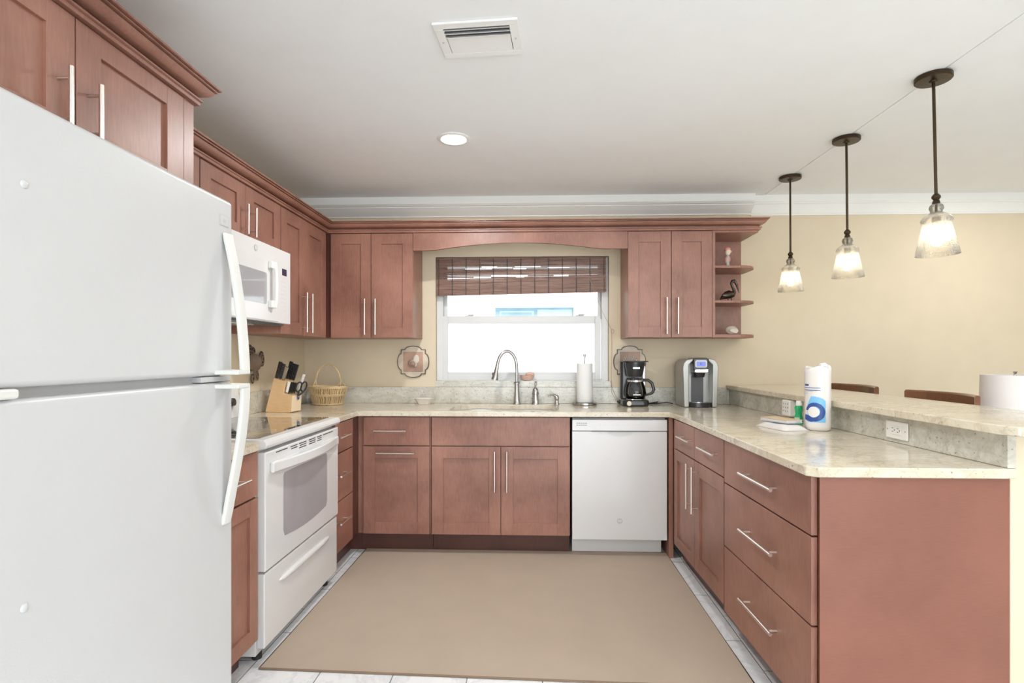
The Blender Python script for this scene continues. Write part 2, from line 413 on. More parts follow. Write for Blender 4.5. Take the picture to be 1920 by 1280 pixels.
box(bm, XE+0.03, XE+0.08, -1.2, 0.4, 2.15, 2.2); box(bm, XE+0.03, XE+0.08, -1.2, 0.4, 0.5, 0.56)
wr = struct(obj('window_right_unseen', bm, vinyl, smooth=False))
obj('pane', box(BM(), XE+0.05, XE+0.055, -1.15, 0.35, 0.56, 2.15), pane_m, wr, smooth=False)
# ceilings: the kitchen side hangs a little lower than the dining side
struct(obj('ceiling', box(BM(), XW-0.1, 1.6650, YE-0.1, YW+0.1, 2.43, 2.6), ceil_m, bevel=0.002), 'white kitchen ceiling')
struct(obj('ceiling', box(box(BM(), 1.6760, XE+0.1, YE-0.1, YW+0.1, 2.434, 2.6), 1.6651, 1.6759, YE-0.1, YW+0.1, 2.4385, 2.6), ceil_m, smooth=False), 'white dining ceiling')
# white crown mouldings
prof = [(0, 2.30), (0.012, 2.30), (0.014, 2.308), (0.024, 2.316), (0.040, 2.326), (0.058, 2.340), (0.070, 2.352), (0.076, 2.356), (0.076, 2.362), (0.088, 2.365), (0.094, 2.372), (0.100, 2.376), (0.100, 2.384), (0.094, 2.387), (0.094, 2.4301), (0, 2.4301)]
def pth(i, d): return ((XW, YW-d), (1.585, YW-d))[i]
struct(obj('trim_1', sweep(BM(), pth, prof, 2), trimw, angle=20), 'white crown moulding above the kitchen cabinets')
prof2 = [(0, 2.292), (0.010, 2.292), (0.012, 2.300), (0.018, 2.308), (0.024, 2.330), (0.032, 2.356), (0.038, 2.366), (0.044, 2.370), (0.044, 2.380), (0.040, 2.384), (0.040, 2.4341), (0, 2.4341)]
def pth2(i, d): return ((1.5855, YW-d), (XE-d, YW-d), (XE-d, YE))[i]
struct(obj('trim_2', sweep(BM(), pth2, prof2, 3), trimw, angle=20), 'white crown moulding on the dining wall')
# half wall under the bar
struct(obj('wall_bar', box(BM(), 1.497, 1.62, 1.775, YW, 0, 1.0225), wall_m, bevel=0.004), 'pale yellow half wall carrying the raised bar')

# ------------------------------------------------------------------ window
wy = YW+0.045
bm = BM()
wx0, wx1, wz0, wz1 = ox0+0.001, ox1-0.001, 1.081, oz1-0.001
def frame(bm, x0, x1, z0, z1, wd, y0, y1, wb=None):
    wb = wb or wd
    box(bm, x0, x0+wd, y0, y1, z0, z1); box(bm, x1-wd, x1, y0, y1, z0, z1)
    box(bm, x0+wd, x1-wd, y0, y1, z0, z0+wb); box(bm, x0+wd, x1-wd, y0, y1, z1-wd, z1)
frame(bm, wx0, wx1, wz0, wz1, 0.048, wy-0.005, wy+0.09, 0.012)
win = struct(obj('window_1', bm, vinyl, bevel=0.003), 'white vinyl single-hung window over the sink')
bm = BM(); frame(bm, wx0+0.048, wx1-0.048, 1.545, wz1-0.03, 0.022, wy+0.05, wy+0.08)
sa = obj('upper_sash', bm, vinyl, win, bevel=0.002)
obj('pane', box(BM(), wx0+0.065, wx1-0.065, wy+0.062, wy+0.066, 1.56, wz1-0.04), pane_m, sa, smooth=False)
bm = BM(); x0, x1 = wx0+0.042, wx1-0.055
box(bm, x0, x0+0.042, wy, wy+0.04, 1.088, 1.566); box(bm, x1-0.042, x1, wy, wy+0.04, 1.088, 1.566)
box(bm, x0+0.042, x1-0.042, wy, wy+0.04, 1.088, 1.143); box(bm, x0+0.042, x1-0.042, wy, wy+0.04, 1.511, 1.566)
sa = obj('lower_sash', bm, vinyl, win, bevel=0.003)
obj('pane', box(BM(), x0+0.035, x1-0.035, wy+0.018, wy+0.022, 1.135, 1.52), pane_m, sa, smooth=False)
for xc in (-0.49, 0.345):
    bm = BM(); box(bm, xc-0.03, xc+0.03, wy+0.005, wy+0.03, 1.5662, 1.572); box(bm, xc-0.01, xc+0.035, wy+0.008, wy+0.02, 1.572, 1.58)
    obj('sash_lock', bm, greyp, sa, bevel=0.002)
struct(obj('trim_3', box(BM(), ox0-0.0005, ox1+0.016, YW-0.006, YW+0.045, 1.0352, 1.0805), gran_bs, bevel=0.002), 'granite window sill')

# neighbouring house seen through the window
hs = thing('house', 'bright white stucco house wall outside, seen through the window over the sink', 'building', (0, 8.0, 0))
obj('wall', box(BM(), -6, 6, 8.0, 8.2, 0, 4), nb_wall, hs, smooth=False)
nw = obj('window', box(BM(), -0.564, 0.574, 7.96, 8.0, 1.77, 1.974), nb_blue, hs, smooth=False)
bm = BM(); box(bm, 0.05, 0.55, 7.95, 7.962, 1.77, 1.94); obj('pane', bm, nb_pale, nw, smooth=False)
bm = BM(); box(bm, -0.50, 0.0, 7.95, 7.962, 1.77, 1.925); obj('pane', bm, nb_pale, nw, smooth=False)
bm = BM(); box(bm, -0.47, -0.03, 7.94, 7.952, 1.77, 1.90); obj('shutter', bm, nb_blue, nw, smooth=False)
tag(obj('ground', box(BM(), -8, 8, 4.25, 8.0, -0.12, -0.02), nb_wall, smooth=False), 'pale ground outside between the two houses', 'ground')

# ------------------------------------------------------------------ bamboo shade
bl = thing('roman_shade', 'brown woven bamboo roman shade pulled up across the window top', 'blind', (-0.1, YW-0.01, 1.71))
sx0, sx1 = -0.728, 0.535
bm = BM()
def reeds(bm, z0, z1, y, tilt, gaps):
    z = z0
    while z < z1:
        h = random.choice((0.006, 0.008, 0.011))
        g = random.uniform(0.0002, 0.001)
        segs = [(sx0, sx1)]
        if random.random() < gaps:
            a = random.uniform(sx0+0.02, sx1-0.62); b_ = a+random.uniform(0.08, 0.28); c_ = b_+random.uniform(0.05, 0.3)
            d_ = min(sx1-0.02, c_+random.uniform(0.05, 0.2)); segs = [(sx0, a), (b_, c_), (d_, sx1)]
            g = 0.0012
        for a, b_ in segs:
            k0 = tilt*(a-sx0); k1 = tilt*(b_-sx0)
            vs = [bm.verts.new(p) for p in ((a, y-0.002, z+k0), (b_, y-0.002, z+k1), (b_, y+0.001, z+k1), (a, y+0.001, z+k0),
                  (a, y-0.002, z+h-g+k0), (b_, y-0.002, z+h-g+k1), (b_, y+0.001, z+h-g+k1), (a, y+0.001, z+h-g+k0))]
            for f in ((3, 2, 1, 0), (4, 5, 6, 7), (0, 1, 5, 4), (1, 2, 6, 5), (2, 3, 7, 6), (3, 0, 4, 7)): bm.faces.new([vs[i] for i in f])
        z += h
reeds(bm, 1.838, 1.990, YW-0.004, 0.0, 0.5)
obj('upper_tier', bm, bamboo, bl, smooth=False)
bm = BM(); reeds(bm, 1.712, 1.836, YW-0.012, 0.020, 0.0); reeds(bm, 1.715, 1.82, YW-0.006, 0.020, 0.0)
obj('lower_fold', bm, bamboo, bl, smooth=False)
for i in range(13):
    x = sx0+0.018+i*(sx1-sx0-0.036)/12; bm = BM()
    tube(bm, [(x, YW-0.0075, 1.99), (x, YW-0.009, 1.84), (x, YW-0.0155, 1.835), (x, YW-0.0155, 1.712+0.02*(x-sx0))], 0.0058, 6, flat=(1, 0.5))
    obj('thread', bm, dkgrey if i % 3 else plq_rim, bl)
bm = BM(); box(bm, sx0, sx1, YW+0.0, YW+0.03, 1.965, 2.0); obj('head_rail', bm, bamboo, bl)
bm = BM()
tube(bm, [(0.41, YW-0.02, 1.835), (0.45, YW-0.02, 1.74), (0.50, YW-0.02, 1.60), (0.54, YW-0.02, 1.52), (0.572, YW-0.012, 1.462), (0.575, YW-0.01, 1.30), (0.568, YW-0.03, 1.10), (0.575, YW-0.03, 1.03), (0.605, YW-0.032, 0.96), (0.625, YW-0.04, 0.94)], 0.0016, 6)
tube(bm, [(0.568, YW-0.03, 1.10), (0.57, YW-0.032, 1.0), (0.60, YW-0.036, 0.945), (0.625, YW-0.04, 0.94)], 0.0014, 6)
tube(bm, [(0.58+0.011*math.cos(a), YW-0.014, 1.448+0.016*math.sin(a)) for a in [i*PI/8 for i in range(16)]], 0.0016, 6, closed=True)
obj('pull_cord', bm, cordm, bl)
obj('tassel', ball(BM(), (0.63, YW-0.04, 0.932), 0.022, 0.013, 0.013), black, bl)

# ================================================================== CABINETS
def cabinet(name, label, cat, loc, box_, group=None, mat=None):
    t = thing(name, label, cat, loc, group)
    obj('carcass', box(BM(), *box_), mat or cherry, t, bevel=0.001)
    return t
ZT = 2.112
# --- over the refrigerator
FT = faceL(-1.17)
c = cabinet('wall_cabinet', 'deep cherry wall cabinet above the refrigerator, two doors', 'cabinet', (-1.45, 1.3, 1.79), (XW+0.002, -1.17, 0.80, 1.81, 1.79, 2.115))
for u0, u1, hu in ((0.87, 1.330, 1.280), (1.334, 1.756, 1.372)):
    d = shaker(FT, u0, u1, 1.792, ZT, c, st=0.08, rl=0.058); pull(FT, hu, 1.885, 0.155, True, d)
obj('filler', fbox(BM(), FT, 1.759, 1.811, 0, 0.0185, 1.79, 2.115), cherry, c, bevel=0.001)
crown = [(0.0, 2.115), (0.012, 2.115), (0.012, 2.126), (0.015, 2.127), (0.018, 2.129), (0.018, 2.134), (-0.004, 2.135), (-0.004, 2.146), (0.008, 2.146), (0.020, 2.148), (0.030, 2.153), (0.037, 2.160), (0.041, 2.168), (0.041, 2.1705), (0.034, 2.171), (0.034, 2.1735), (0.048, 2.174), (0.048, 2.1785), (0.041, 2.179), (0.041, 2.181), (0.055, 2.182), (0.055, 2.188), (-0.02, 2.188), (-0.02, 2.115)]
def p1(i, d): return ((-1.15+d, 0.3), (-1.15+d, 1.811+d), (-1.438, 1.811+d))[i]
tag(obj('crown_molding', sweep(BM(), p1, [(d*1.1, z) for d, z in crown], 3), cherry, angle=25), 'cherry crown moulding on top of the cabinet over the refrigerator', 'moulding')
# --- over the microwave
UT = faceL(-1.45)
c = cabinet('wall_cabinet', 'short cherry wall cabinet with two doors directly above the microwave', 'cabinet', (-1.6, 2.6, 1.845), (XW+0.002, -1.45, 1.813, 3.040, 1.845, 2.115))
obj('filler', fbox(BM(), UT, 1.814, 2.290, 0, 0.019, 1.845, 2.115), cherry, c, bevel=0.001)
for u0, u1, hu in ((2.296, 2.664, 2.628), (2.668, 3.038, 2.704)):
    d = shaker(UT, u0, u1, 1.847, ZT, c, st=0.078, rl=0.06); pull(UT, hu, 1.934, 0.148, True, d)
# --- tall one in the left corner
c = cabinet('wall_cabinet', 'tall cherry wall cabinet between the microwave and the back corner', 'cabinet', (-1.6, 3.4, 1.39), (XW+0.002, -1.45, 3.042, YW-0.002, 1.391, 2.115))
for u0, u1, hu in ((3.046, 3.362, 3.322), (3.366, 3.712, 3.404)):
    d = shaker(UT, u0, u1, 1.392, ZT, c, st=0.075); pull(UT, hu, 1.534, 0.246, True, d)
# --- back wall, left of window
UB = faceB(3.765)
c = cabinet('wall_cabinet', 'cherry wall cabinet left of the window, above the wicker basket', 'cabinet', (-1.1, 3.9, 1.39), (-1.448, -0.835, 3.765, YW-0.002, 1.391, 2.115))
obj('filler', fbox(BM(), UB, -1.449, -1.412, 0, 0.004, 1.391, 2.115), cherry_dark, c)
for u0, u1, hu in ((-1.409, -1.129, -1.163), (-1.125, -0.837, -1.089)):
    d = shaker(UB, u0, u1, 1.392, ZT, c, st=0.070, rl=0.072); pull(UB, hu, 1.535, 0.246, True, d)
# --- back wall, right of window
c = cabinet('wall_cabinet', 'cherry wall cabinet right of the window, above the two coffee machines', 'cabinet', (0.93, 3.9, 1.39), (0.640, 1.222, 3.765, YW-0.002, 1.391, 2.115))
for u0, u1, hu in ((0.641, 0.930, 0.895), (0.934, 1.205, 0.970)):
    d = shaker(UB, u0, u1, 1.392, ZT, c, st=0.070, rl=0.072); pull(UB, hu, 1.537, 0.246, True, d)
obj('stile', fbox(BM(), UB, 1.207, 1.226, 0, 0.019, 1.39, 2.115), cherry, c, bevel=0.001)
# --- valance across the window
pts = [(-0.834, 2.115), (-0.834, 1.992), (-0.70, 1.992), (-0.655, 1.998)]
for i in range(17):
    x = -0.62+i*(0.40+0.62)/16; s = (x+0.11)/0.51; pts.append((x, 2.003+0.038*(1-s*s)))
pts += [(0.45, 1.999), (0.50, 1.996), (0.639, 1.996), (0.639, 2.115)]
tag(obj('valance', prism(BM(), pts, 3.745, 3.764, 'Y'), cherry, bevel=0.0015), 'arched cherry valance board bridging the two wall cabinets over the window', 'valance')
# --- open end shelf
c = thing('open_shelf', 'cherry open end shelf with rounded ledges holding figurines', 'shelf', (1.37, 4.0, 1.39))
obj('back_panel', box(BM(), 1.2265, 1.514, YW-0.014, YW, 1.395, 2.113), cherry, c)
def qshelf(z0, z1, y0=3.752):
    pts = [(1.2265, YW-0.014), (1.2265, y0), (1.40, y0)]+arc(1.40, y0+0.125, 0.125, -PI/2, 0, 10)+[(1.525, YW-0.03), (1.515, YW-0.014)]
    return prism(BM(), pts, z0, z1)
for z0, z1 in ((1.391, 1.412), (1.626, 1.642), (1.862, 1.879)):
    obj('shelf', qshelf(z0, z1), cherry, c, bevel=0.002)
obj('top_panel', box(BM(), 1.2265, 1.514, 3.747, YW-0.001, 2.100, 2.115), cherry, c, bevel=0.001)
# --- crown along the left run and the back wall
def p2(i, d): return ((-1.431+d, 1.8725), (-1.431+d, 3.745-d), (1.514+d, 3.745-d), (1.514+d, YW-0.001))[i]
tag(obj('crown_molding', sweep(BM(), p2, crown, 4), cherry, angle=25), 'long cherry crown moulding along the tops of the left and back wall cabinets', 'moulding')

# --- base cabinets, left run
BL = faceL(-1.14)
c = cabinet('base_cabinet', 'narrow cherry base cabinet between refrigerator and range', 'cabinet', (-1.4, 2.0, 0), (XW+0.002, -1.14, 1.80, 2.186, 0.105, 0.8815))
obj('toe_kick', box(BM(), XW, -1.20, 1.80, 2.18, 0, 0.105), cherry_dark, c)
d = slab(BL, 1.805, 2.182, 0.698, 0.877, c); pull(BL, 1.985, 0.785, 0.15, False, d)
shaker(BL, 1.805, 2.182, 0.112, 0.690, c, st=0.062)
c = cabinet('base_cabinet', 'shadowed cherry three-drawer base cabinet between range and corner', 'cabinet', (-1.4, 3.2, 0), (XW+0.002, -1.14, 3.042, YW-0.004, 0.13, 0.8815))
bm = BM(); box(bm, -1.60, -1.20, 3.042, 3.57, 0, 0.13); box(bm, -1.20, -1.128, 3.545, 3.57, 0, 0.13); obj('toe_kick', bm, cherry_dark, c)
for z0, z1, hz in ((0.708, 0.877, 0.800), (0.430, 0.702, 0.582), (0.137, 0.424, 0.312)):
    d = slab(BL, 3.046, 3.345, z0, z1, c); pull(BL, 3.130, hz, 0.165, False, d)
obj('filler', fbox(BM(), BL, 3.349, 3.47, 0, 0.012, 0.13, 0.8815), cherry_dark, c, bevel=0.001)
# --- base cabinets, back run
BB = faceB(3.47)
c = cabinet('base_cabinet', 'cherry base cabinet left of sink cabinet, drawer over pull-out door', 'cabinet', (-0.88, 3.7, 0), (-1.127, -0.657, 3.47, YW-0.004, 0.13, 0.8815))
obj('toe_kick', box(BM(), -1.127, -0.657, 3.545, 3.57, 0, 0.13), cherry_dark, c)
d = slab(BB, -1.088, -0.664, 0.697, 0.877, c); pull(BB, -0.910, 0.791, 0.205, False, d)
d = shaker(BB, -1.088, -0.664, 0.133, 0.690, c, st=0.075, rl=0.075); pull(BB, -0.876, 0.650, 0.242, False, d)
c = cabinet('sink_cabinet', 'wide cherry sink base cabinet with false front over two doors', 'cabinet', (-0.2, 3.7, 0), (-0.654, 0.228, 3.47, YW, 0.13, 0.8815))
c2 = c.children[0]; bpy.data.objects.remove(c2)     # the sink hangs inside: leave it open above
bm = BM(); box(bm, -0.654, 0.228, 3.47, 3.488, 0.13, 0.8815); box(bm, -0.654, -0.636, 3.49, YW-0.004, 0.13, 0.8815); box(bm, 0.21, 0.228, 3.49, YW-0.004, 0.13, 0.8815); box(bm, -0.636, 0.21, 3.49, YW-0.004, 0.13, 0.148)
obj('carcass', bm, cherry, c, bevel=0.001)
obj('toe_kick', box(BM(), -0.654, 0.228, 3.545, 3.57, 0, 0.13), cherry_dark, c)
obj('false_front', fbox(BM(), BB, -0.650, 0.224, 0, 0.02, 0.697, 0.877), cherry, c, bevel=0.0018)
for u0, u1, hu in ((-0.650, -0.211, -0.247), (-0.207, 0.224, -0.170)):
    d = shaker(BB, u0, u1, 0.133, 0.690, c, st=0.075, rl=0.075); pull(BB, hu, 0.538, 0.256, True, d)
tag(obj('filler_post', box(BM(), 0.842, 0.872, 3.452, YW-0.004, 0, 0.8815), cherry, bevel=0.002), 'narrow cherry filler post at the right edge of the dishwasher', 'cabinet filler')
# --- peninsula
PR = faceR()
def fr(u, d, z): return PR(u, d, z)
c = thing('base_cabinet', 'cherry peninsula base cabinet with two small drawers over two doors', 'cabinet', (1.15, 2.95, 0))
obj('carcass', fbox(BM(), PR, 2.547, 3.446, -0.60, -0.02, 0.115, 0.8815), cherry, c, bevel=0.001)
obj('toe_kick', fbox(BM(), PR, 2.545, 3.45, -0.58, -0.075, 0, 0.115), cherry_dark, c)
RD = lambda u, d, z: PR(u, d-0.02, z)
d = slab(RD, 2.984, 3.372, 0.706, 0.877, c); pull(RD, 3.105, 0.798, 0.20, False, d)
d = slab(RD, 2.556, 2.980, 0.706, 0.877, c); pull(RD, 2.722, 0.796, 0.22, False, d)
d = shaker(RD, 2.984, 3.372, 0.118, 0.700, c, st=0.062); pull(RD, 3.018, 0.553, 0.248, True, d)
d = shaker(RD, 2.556, 2.980, 0.118, 0.700, c, st=0.075); pull(RD, 2.925, 0.553, 0.248, True, d)
c = thing('base_cabinet', 'cherry peninsula base cabinet with three wide drawers and end panel', 'cabinet', (1.2, 2.15, 0))
obj('carcass', fbox(BM(), PR, 1.796, 2.543, -0.58, -0.02, 0.09, 0.8815), cherry_dark, c, bevel=0.001)
obj('toe_kick', fbox(BM(), PR, 1.796, 2.543, -0.56, -0.075, 0, 0.09), cherry_dark, c)
for z0, z1, hz in ((0.686, 0.877, 0.779), (0.396, 0.680, 0.545), (0.094, 0.390, 0.258)):
    d = slab(RD, 1.792, 2.546, z0, z1, c); pull(RD, 2.150, hz, 0.29, False, d, r=0.007)
pe = obj('end_panel', box(BM(), 0.914, 1.4955, 1.775, 1.7955, 0, 0.8815), cherry_end, c, bevel=0.001)
obj('corner_stile', box(BM(), 0.908, 0.928, 1.771, 1.775, 0, 0.8815), cherry_end, c)

# ================================================================== COUNTERTOPS
def hole_slab(bm, outer, hole, z0, z1):
    for z in (z0, z1):
        o = [bm.verts.new((x, y, z)) for x, y in outer]; h = [bm.verts.new((x, y, z)) for x, y in hole]
        ed = [bm.edges.new((o[i], o[(i+1) % len(o)])) for i in range(len(o))]+[bm.edges.new((h[i], h[(i+1) % len(h)])) for i in range(len(h))]
        bmesh.ops.triangle_fill(bm, edges=ed, use_beauty=True)
        if z == z0: O0, H0 = o, h
        else: O1, H1 = o, h
    for A, B in ((O0, O1), (H0, H1)):
        for i in range(len(A)): bm.faces.new((A[i], A[(i+1) % len(A)], B[(i+1) % len(A)], B[i]))
    return bm
outer = [(XW, 3.042), (-1.118, 3.042), (-1.118, 3.432), (0.842, 3.432), (0.855, 3.35), (0.862, 1.775), (0.892, 1.747), (1.4965, 1.747), (1.4965, YW-0.001), (XW, YW-0.001)]
hx0, hx1, hy0, hy1 = -0.56, 0.155, 3.505, 3.94
hole = arc(hx1-0.05, hy0+0.05, 0.05, -PI/2, 0, 5)+[(hx1, 3.72)]+arc(hx1-0.13, hy1-0.12, 0.12, 0.05, PI/2, 6)+[(-0.20, hy1-0.018)]+arc(hx0+0.17, hy1-0.17+0.01, 0.17, PI/2, PI-0.05, 6)+arc(hx0+0.06, hy0+0.06, 0.06, PI, 1.5*PI, 5)
ct = obj('countertop', hole_slab(BM(), outer, hole, 0.882, 0.914), gran, bevel=0.0045, seg=3)
tag(ct, 'speckled beige granite countertop wrapping from range corner to peninsula end', 'countertop')
ct2 = obj('countertop', prism(BM(), [(XW, 1.80), (-1.105, 1.80), (-1.105, 2.16), (-1.125, 2.184), (XW, 2.184)], 0.882, 0.914), gran, bevel=0.004)
tag(ct2, 'short granite countertop between refrigerator and range', 'countertop')
bs = thing('backsplash', 'low beige granite backsplash along the back and left walls', 'backsplash', (0, YW, 0.914))
obj('back_strip', box(box(BM(), XW+0.001, 1.408, YW-0.025, YW-0.0005, 0.9145, 1.035), 1.408, 1.427, YW-0.025, YW-0.0005, 0.9145, 1.022), gran_bs, bs, bevel=0.002)
obj('side_strip', box(BM(), XW+0.0005, XW+0.025, 3.042, YW-0.0255, 0.9145, 1.045), gran_bs, bs, bevel=0.002)
# raised bar
prs = [(1.470, 1.752), (1.4965, 1.752), (1.4965, YW-0.002), (1.428, YW-0.002)]
tag(obj('bar_backsplash', prism(BM(), prs, 0.9145, 1.0225), gran_bs, bevel=0.002), 'tall grey-veined granite splash below the raised bar top', 'backsplash')
prs = [(1.44, 1.675), (1.415, 1.72), (1.41, YW-0.002), (1.925, YW-0.002), (1.90, 1.70), (1.87, 1.675)]
tag(obj('bar_countertop', prism(BM(), prs, 1.0228, 1.053), gran, bevel=0.006, seg=3), 'long raised beige granite bar top above the peninsula', 'bar top')

# ------------------------------------------------------------------ sink
s = thing('sink', 'white undermount sink basin set into the granite below the window', 'sink', (-0.2, 3.74, 0.70))
bm = BM()
top = rrect(hx0-0.004, hx1+0.004, hy0-0.004, hy1+0.012, 0.06); bot = rrect(hx0+0.03, hx1-0.03, hy0+0.03, hy1-0.03, 0.06)
rings = []
for pts, z in ((rrect(hx0-0.012, hx1+0.012, hy0-0.012, hy1+0.02, 0.07), 0.8785), (top, 0.8785), (bot, 0.72), ([(x*0.9-0.02, (y-3.74)*0.9+3.74) for x, y in bot], 0.705)):
    rings.append([bm.verts.new((x, y, z)) for x, y in pts])
for a, b_ in zip(rings, rings[1:]):
    for i in range(len(a)): bm.faces.new((a[i], a[(i+1) % len(a)], b_[(i+1) % len(a)], b_[i]))
bm.faces.new(rings[-1])
o = obj('basin', bm, sinkm, s); md = o.modifiers.new('th', 'SOLIDIFY'); md.thickness = 0.004; md.offset = 0
obj('drain', lathe(BM(), [(0.0, 0.0), (0.04, 0.0), (0.042, 0.004), (0.03, 0.004), (0.0, 0.002)], 24, (-0.2, 3.72, 0.7085)), steel, s)

# ------------------------------------------------------------------ faucet
Z0 = 0.9145
f = thing('faucet', 'brushed steel gooseneck pull-down faucet in front of the window', 'faucet', (-0.125, 3.985, Z0))
obj('base', lathe(BM(), [(0.029, 0), (0.029, 0.004), (0.027, 0.008), (0.025, 0.012), (0.0235, 0.03), (0.018, 0.08), (0.0165, 0.135), (0.0175, 0.147), (0.024, 0.150), (0.024, 0.156), (0.018, 0.162), (0.013, 0.165)], 28, (-0.125, 3.985, Z0)), steel, f)
pts = [(-0.125, 3.985, Z0+0.16), (-0.125, 3.985, Z0+0.25)]
for i in range(1, 15):
    a = PI*i/14*0.93; pts.append((-0.125-0.070*(1-math.cos(a)), 3.985-0.045*(1-math.cos(a))/2, Z0+0.26+0.125*math.sin(a)))
obj('spout', tube(BM(), pts, 0.0118, 16), steel, f)
e = Vector(pts[-1]); dr = (e-Vector(pts[-2])).normalized()
hd = obj('spray_head', tube(BM(), [e, e+dr*0.02, e+dr*0.05, e+dr*0.085, e+dr*0.105, e+dr*0.112], [0.0125, 0.0145, 0.0165, 0.0215, 0.0255, 0.0245], 20), steel, f)
q = e+dr*0.068; obj('button', ball(BM(), q+Vector((-0.021, 0, 0)), 0.006, 0.006, 0.014), dkgrey, hd)
v = thing('faucet_control', 'short steel faucet control with upright lever, right of the spout', 'faucet handle', (0.011, 3.985, Z0))
obj('body', lathe(BM(), [(0.028, 0), (0.028, 0.006), (0.025, 0.012), (0.0225, 0.05), (0.0225, 0.070), (0.026, 0.073), (0.026, 0.080), (0.023, 0.083), (0.023, 0.09), (0.021, 0.103), (0.013, 0.116), (0.006, 0.122)], 24, (0.011, 3.985, Z0)), steel, v)
obj('lever', tube(BM(), [(0.011, 3.985, Z0+0.118), (0.012, 3.985, Z0+0.135), (0.014, 3.987, Z0+0.155), (0.0155, 3.99, Z0+0.166)], [0.0035, 0.007, 0.009, 0.003], 12), steel, v)
d = thing('soap_dispenser', 'small steel soap pump with curved nozzle at the sink right side', 'soap dispenser', (0.166, 3.985, Z0))
obj('body', lathe(BM(), [(0.019, 0), (0.019, 0.004), (0.015, 0.010), (0.0135, 0.028), (0.0145, 0.032), (0.0165, 0.042), (0.0165, 0.050), (0.014, 0.055), (0.004, 0.057)], 24, (0.166, 3.985, Z0)), steel, d)
obj('nozzle', tube(BM(), [(0.176, 3.985, Z0+0.052), (0.155, 3.983, Z0+0.060), (0.137, 3.975, Z0+0.068), (0.118, 3.965, Z0+0.066), (0.104, 3.958, Z0+0.056)], [0.010, 0.009, 0.0065, 0.0055, 0.005], 12), steel, d)
# shells and dish
sh = thing('shell_dish', 'pink open shell ornament on the window sill beside the faucet', 'ornament', (-0.05, YW-0.003, 1.0805))
bm = BM(); lathe(bm, [(0.0, 0.0), (0.028, 0.001), (0.044, 0.014), (0.054, 0.040), (0.051, 0.040), (0.041, 0.016), (0.0, 0.006)], 28, (-0.05, YW+0.005, 1.081), sy=0.55)
obj('bowl', bm, pinksh, sh)
bm = BM(); ball(bm, (-0.030, YW+0.012, 1.128), 0.034, 0.012, 0.022)
for i in range(7): tube(bm, [(-0.014-i*0.005, YW-0.002, 1.112), (-0.02-i*0.005, YW+0.0, 1.134)], 0.002, 6)
obj('lid', bm, pinksh, sh)
bw = thing('dish', 'small white oval dish on the counter left of the sink', 'dish', (-0.80, 3.955, Z0))
bm = BM(); lathe(bm, [(0.0, 0.0), (0.045, 0.0), (0.052, 0.010), (0.070, 0.038), (0.076, 0.042), (0.074, 0.044), (0.066, 0.040), (0.045, 0.008), (0.0, 0.006)], 8, (-0.80, 3.955, Z0), sy=0.75)
obj('bowl', bm, ceramic, bw, bevel=0.002)
obj('spout', tube(BM(), [(-0.868, 3.955, Z0+0.040), (-0.892, 3.95, Z0+0.040)], [0.012, 0.004], 10, flat=(1, 0.5)), ceramic, bw)

# paper towel on holder
h = thing('towel_holder', 'round chrome-based upright paper towel stand beside the sink', 'paper towel holder', (0.365, 3.955, Z0))
obj('base', lathe(BM(), [(0.086, 0), (0.090, 0.004), (0.090, 0.015), (0.086, 0.019), (0.0, 0.020)], 40, (0.365, 3.955, Z0)), steel, h)
obj('rod', lathe(BM(), [(0.005, 0.018), (0.005, 0.31), (0.0065, 0.318), (0.0065, 0.325), (0.0055, 0.335), (0.011, 0.360), (0.011, 0.364), (0.0, 0.365)], 20, (0.365, 3.955, Z0)), steel, h)
tag(obj('paper_towel_roll', lathe(BM(), [(0.012, 0.0205), (0.058, 0.0205), (0.0585, 0.024), (0.0565, 0.294), (0.055, 0.297), (0.012, 0.297), (0.012, 0.0205)], 48, (0.365, 3.955, Z0), cap=False), paper), 'white paper towel roll standing on the chrome holder by the window', 'paper towels')

# ================================================================== APPLIANCES
# refrigerator
XF = -1.0
rf = thing('refrigerator', 'large white top-freezer refrigerator at the left front', 'refrigerator', (-1.36, 1.33, 0))
obj('body', box(BM(), -1.72, -1.066, 0.885, 1.775, 0.03, 1.762), fridge_m, rf, bevel=0.006)
bm = BM()
for y in (0.92, 1.74): tube(bm, [(-1.12, y, 0.0), (-1.12, y, 0.03)], 0.02, 12); tube(bm, [(-1.66, y, 0.0), (-1.66, y, 0.03)], 0.02, 12)
obj('feet', bm, blackm, rf)
obj('grille', box(BM(), -1.075, -1.04, 0.89, 1.77, 0.02, 0.075), greyp, rf, bevel=0.003)
def fdoor(name, z0, z1):
    bm = BM(); box(bm, -1.062, XF, 0.875, 1.783, z0, z1)
    return obj(name, bm, fridge_m, rf, bevel=0.014, seg=5)
fz = fdoor('freezer_door', 1.201, 1.773); fd = fdoor('fresh_food_door', 0.08, 1.179)
obj('mullion', box(BM(), -1.072, -1.035, 0.89, 1.765, 1.176, 1.204), greyp, rf)
bm = BM(); box(bm, -1.05, -0.990, 0.90, 1.02, 1.180, 1.200); obj('hinge_cover', bm, offw, rf, bevel=0.006)
bm = BM(); box(bm, -1.05, -1.006, 1.62, 1.78, 1.1815, 1.1985); obj('bracket', bm, greyp, rf, bevel=0.002)
